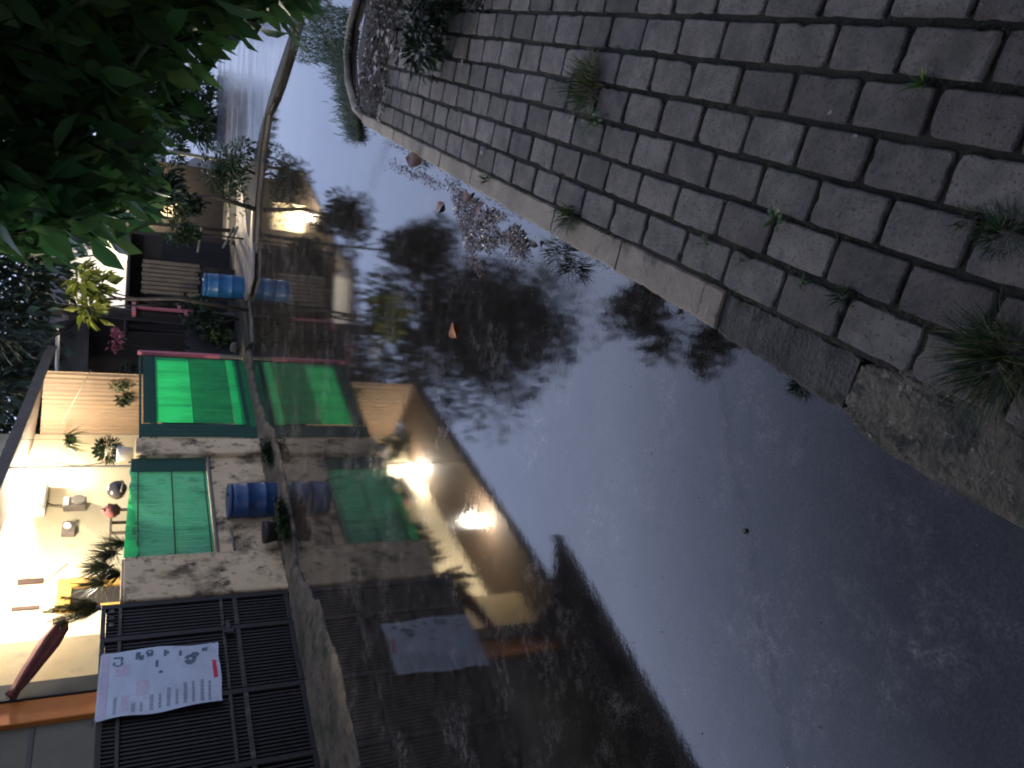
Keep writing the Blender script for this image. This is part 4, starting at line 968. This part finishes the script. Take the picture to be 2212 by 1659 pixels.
leafball('corner_tree', (10.5,15.5,4.2), 2.6,2.4,2.6, 3000,.32,.14, M['leafdark'], 'dark tree beyond the planting bed at the far corner', 'tree', 86, .15, clumps=20)

for i, (x, y, z, sx, sy, sz, n, lb) in enumerate(((9.0,4.5,4.6,2.8,3.2,4.0,3600,'unseen tree added past the outer edge of the pavement to block sky'),(7.5,-2.5,4.8,3.2,3.2,4.2,3400,'unseen tree added behind the viewer on the pavement side to block sky'),
        (2,-6.5,4.8,3.8,2.8,4.4,3800,'unseen tree added directly behind the viewer to block sky'),(-5,-7,4.8,3.8,2.8,4.4,3600,'unseen tree added behind the viewer on the flooded side to block sky'),
        (-10,-2.5,5.2,3.2,4.0,5.0,3800,'unseen tall tree added across the flood, left of the viewer, to block sky'),(-11.5,4.5,5.6,3.2,3.8,5.2,3800,'unseen tall tree added at the left end of the black gate to block sky'),(-12.5,11.5,6.0,3.2,3.6,5.4,3600,'unseen tall tree added behind the left end of the ochre house to block sky'))):
    leafball('unseen_shade_tree', (x,y,z), sx, sy, sz, n, .62, .34, M['leafdark'], lb, 'tree', 140+i, .2, clumps=34, group='unseen trees added to cut the skylight')  # out-of-view trees added to hold skylight off the paving and house fronts
# overhanging street tree: trunk beside the pavement, boughs over the camera and out above the water
nt_ = thing('street_tree', 'large broad leaved tree hanging over the pavement with drooping dark green leaves', 'tree', (3.3,2.6,.07))
tr = MB(); tr.tube([(3.3,2.6,.0),(3.22,2.65,1.4),(3.05,2.6,2.9),(2.7,2.4,4.2),(2.2,2.0,5.6)], [.2,.17,.15,.12,.07], 12)
boughs = [[(3.1,2.6,2.5),(2.8,3.6,3.3),(2.2,4.4,3.5),(1.5,4.8,3.3)], [(3.05,2.6,2.9),(2.6,4.6,4.3),(2.0,6.8,5.0),(1.5,8.3,4.9),(1.3,9.6,4.7)],
          [(2.9,2.5,3.5),(1.9,1.6,4.6),(.6,.9,5.2),(-.8,.6,5.3)], [(2.8,2.4,3.9),(2.4,.6,4.8),(1.4,-1.2,5.3)], [(2.9,2.5,3.6),(1.9,3.2,4.6),(.8,3.3,5.2)], [(3.2,2.6,2.0),(3.4,4.2,2.7),(3.0,5.6,2.9)],
          [(2.6,4.6,4.3),(2.6,7,4.6),(2.2,8.6,4.7),(1.8,9.4,4.6)]]
for b in boughs: tr.tube(b, [.07*(1-.8*i/(len(b)-1)) for i in range(len(b))], 8)
tr.build('trunk', M['bark'], nt_)
r = random.Random(91); nl = MB()
def droopleaf(mb, p, r, L):
    a = r.uniform(0,2*PI); mb.leaf(p, Vector((math.cos(a)*.75, math.sin(a)*.75, -r.uniform(.15,1.25))), Vector((r.gauss(0,.5), r.gauss(0,.5), 1)), L*r.uniform(.7,1.2), L*.44*r.uniform(.8,1.15), .18, .18)
# outer twigs low at the right edge of the view
XT = [(r.uniform(-90,-8), r.uniform(300,690), r.uniform(2.8,4.2)) for _ in range(120)] + [(r.uniform(430,500), r.uniform(-200,230), r.uniform(4.2,5.5)) for _ in range(30)] + [(r.uniform(520,690), r.uniform(-320,-110), r.uniform(3.2,5)) for _ in range(30)]
# visible hanging foliage: a curtain of twigs at 2.4 to 4.6 m from the viewer
def lower_edge(y):   # lowest photo x reached by the foliage at photo row y
    pts = [(0,640),(40,560),(100,500),(160,455),(250,430),(330,405),(420,385),(470,330),(505,200),(540,60),(640,20),(700,0)]
    for (a, xa), (b, xb) in zip(pts, pts[1:]):
        if a <= y <= b: return xa + (xb-xa)*(y-a)/(b-a)
    return 700
tw = MB()
for k_ in range(540):
    y = r.uniform(-160, 650); x = r.uniform(-260, lower_edge(max(0,y))-30); D = r.uniform(2.5,4.8)
    if y > 500: x -= 340*min(1, (y-500)/25)
    if k_ >= 360: y, x, D = XT[k_-360]
    p = pix3(x, y, D)
    tw.tube([p, p+Vector((r.gauss(0,.1), r.gauss(0,.1), .3))], [.003,.006], 4, False)
    for k in range(24):
        q = p + Vector((r.gauss(0,.06), r.gauss(0,.06), .02+.3*r.random()))
        droopleaf(nl, q, r, .125)
tw.build('twigs', M['bark'], nt_)
nl.build('hanging_leaves', M['leafnear'], nt_)
cn = MB()
def blob(c, rx, ry, rz, n, L):
    for _ in range(n):
        d = Vector((r.gauss(0,1), r.gauss(0,1), r.gauss(0,1))).normalized(); p = Vector(c) + Vector((d.x*rx, d.y*ry, d.z*rz))*r.random()**.4
        a = r.uniform(0,2*PI); cn.sleaf(p, Vector((math.cos(a), math.sin(a), -r.uniform(.1,.9))), Vector((r.gauss(0,.5), r.gauss(0,.5), 1)), L*r.uniform(.7,1.3), L*.42)
for c in ((-2.0,1.5,5.9),(-3.0,2.3,6.3),(-1.6,2.9,6.4),(-.6,3.0,6.3),(-3.2,.4,6.0),(-2.2,-.8,5.8),(-3.4,-1.8,6),(-1.0,-2.2,5.8),(.6,-2.6,5.6),(2.4,-2.2,5.4),(-4.2,1.2,6.4),(-2.4,-3.2,6.0),(-.8,1.8,7.2),(.8,.6,7.2),(-2.4,.2,7.2),(1.8,3.6,6.2),(2.8,-.6,6.2),(1.6,1.2,5.6),(.6,.4,5.8),(2.6,1.6,5.2),(1.2,2.6,5.6),(2.4,3.2,5.0),(.2,1.6,6.2),(1.6,-.6,5.6),(.4,-1.0,5.8),(3.2,.4,5.2),(-.6,.6,5.8),(2.0,2.0,6.4),(-.2,-.6,6.0),(4.4,1.0,4.6),(4.6,2.4,4.0),(1.0,-1.8,4.6),(3.0,-1.4,4.4),(-1.0,-2.6,4.6),(3.4,3.6,4.4),(3.6,2.2,4.2),(3.0,4.8,4.2),(-1.2,-.5,5.6)):
    blob(c, 1.15, 1.1, .6, 820, .34)  # crown widened out of view to shade the near paving
for (x, y, z, n) in ((1.2,10.0,4.5,70),(1.3,9.6,4.6,220),(1.7,9.0,4.6,220),(1.1,9.2,4.4,170),(.75,8.9,4.5,110),(.9,7.6,4.5,190),(.55,7.9,4.5,130),(1.2,7.4,4.6,170)):
    blob((x,y,z), .36, .45, .22, n, .2)
cn.build('crown', M['leafdark'], nt_)
# dark undergrowth at the right edge of the view, by the planting bed
leafball('shade_shrub', (4.55,8.1,1.05), .75,.8,.95, 1700,.17,.075, M['leafdark'], 'dark shrub leaning in over the planting bed at the pavement end', 'shrub', 95, .05, clumps=16)
leafball('shade_shrub', (3.1,5.8,.28), .45,.8,.24, 1500,.085,.04, M['leafdark'], 'low dark shrub along the outer edge of the far paving', 'shrub', 96, .02, clumps=12)

# overhead cables (seen only as lines in the flood)
def cable(a, b, rad, sag, label):
    pts = [a.lerp(b, i/16) - Vector((0,0,sag*4*(i/16)*(1-i/16))) for i in range(17)]
    solo(MB().tube(pts, rad, 6), 'power_cable', M['cable'], label, 'cable', tuple(pts[0]), 'W', 'overhead cables')
a, b = mirz(1555,820,7), mirz(1680,1500,7); d = (b-a); cable(a-d*1.5, b+d*1.5, .009, .0, 'black overhead cable running across the street, seen mirrored in the open water')
a, b = mirz(1110,270,7), mirz(1040,420,6.4); d = (b-a); cable(a-d*2, b+d*3, .02, 0, 'overhead cable mirrored close to the far kerb, nearer of the far pair')
a, b = mirz(830,330,7.5), mirz(795,420,7.2); d = (b-a); cable(a-d*2, b+d*3, .035, 0, 'overhead cable mirrored near the far bank, farther of the far pair')

# ------------------------------------------------------------------ camera, sky, sun, view
cd = bpy.data.cameras.new('camera'); cam = bpy.data.objects.new('camera', cd); COL.objects.link(cam)
f = Vector((0, math.cos(PITCH), -math.sin(PITCH))); rt = Vector((1,0,0)); up = Vector((0, math.sin(PITCH), math.cos(PITCH)))
ix = rt*math.sin(ROLL) - up*math.cos(ROLL)      # the phone was held upright, its picture lies on its side
iy = rt*math.cos(ROLL) + up*math.sin(ROLL)
mt = Matrix((ix, iy, -f)).transposed().to_4x4(); mt.translation = Vector((0,0,H)); cam.matrix_world = mt
cd.sensor_width = 36; cd.lens = 36*FPX/2212; cd.clip_start = .05; cd.clip_end = 1500
SC.camera = cam
SUN_EL, SUN_AZ = math.radians(3.0), math.radians(200)
w = bpy.data.worlds.new('World'); SC.world = w; w.use_nodes = True; N = w.node_tree.nodes; bg = N['Background']
sky = N.new('ShaderNodeTexSky'); sky.sky_type = 'NISHITA'; sky.sun_disc = False; sky.sun_elevation = SUN_EL; sky.sun_rotation = SUN_AZ
sky.air_density = 1.0; sky.dust_density = .6; sky.ozone_density = 3.0
mx = N.new('ShaderNodeMix'); mx.data_type = 'RGBA'; mx.inputs[0].default_value = .9   # thin even dusk overcast over the clear sky
tcw = N.new('ShaderNodeTexCoord'); sx = N.new('ShaderNodeSeparateXYZ'); w.node_tree.links.new(tcw.outputs['Generated'], sx.inputs[0])
cr = N.new('ShaderNodeValToRGB'); w.node_tree.links.new(sx.outputs[2], cr.inputs[0])   # sky shaped by height: bright band above the roofs, darkened overhead
el = cr.color_ramp.elements; stops = ((0,(1.3,1.42,2.05)),(.21,(1.38,1.68,2.7)),(.45,(2.42,2.85,4.35)),(.57,(2.8,3.25,4.85)),(.69,(1.45,1.70,2.62)),(.80,(.55,.64,1.0)),(1,(.32,.34,.46)))
while len(el) < len(stops): el.new(.5)
for e_, (q, c) in zip(el, stops): e_.position = q; e_.color = tuple(k/6 for k in c) + (1,)
vm = N.new('ShaderNodeVectorMath'); vm.operation = 'SCALE'; vm.inputs['Scale'].default_value = 6.0
w.node_tree.links.new(cr.outputs[0], vm.inputs[0]); w.node_tree.links.new(vm.outputs[0], mx.inputs[7])
w.node_tree.links.new(sky.outputs[0], mx.inputs[6]); w.node_tree.links.new(mx.outputs[2], bg.inputs[0]); bg.inputs[1].default_value = .15
sd = bpy.data.lights.new('sun', 'SUN'); sd.energy = .06; sd.angle = math.radians(12); sd.color = (1,.86,.72)
so = bpy.data.objects.new('sun', sd); COL.objects.link(so)
dv = Vector((math.sin(SUN_AZ)*math.cos(SUN_EL), math.cos(SUN_AZ)*math.cos(SUN_EL), math.sin(SUN_EL)))
so.rotation_euler = dv.to_track_quat('Z', 'Y').to_euler(); so.location = (0,-20,20)
SC.view_settings.view_transform = 'Standard'; SC.view_settings.look = 'None'; SC.view_settings.gamma = 1; SC.view_settings.exposure = 2.0
SC.cycles.pixel_filter_type = 'BLACKMAN_HARRIS'; SC.cycles.filter_width = 2.0
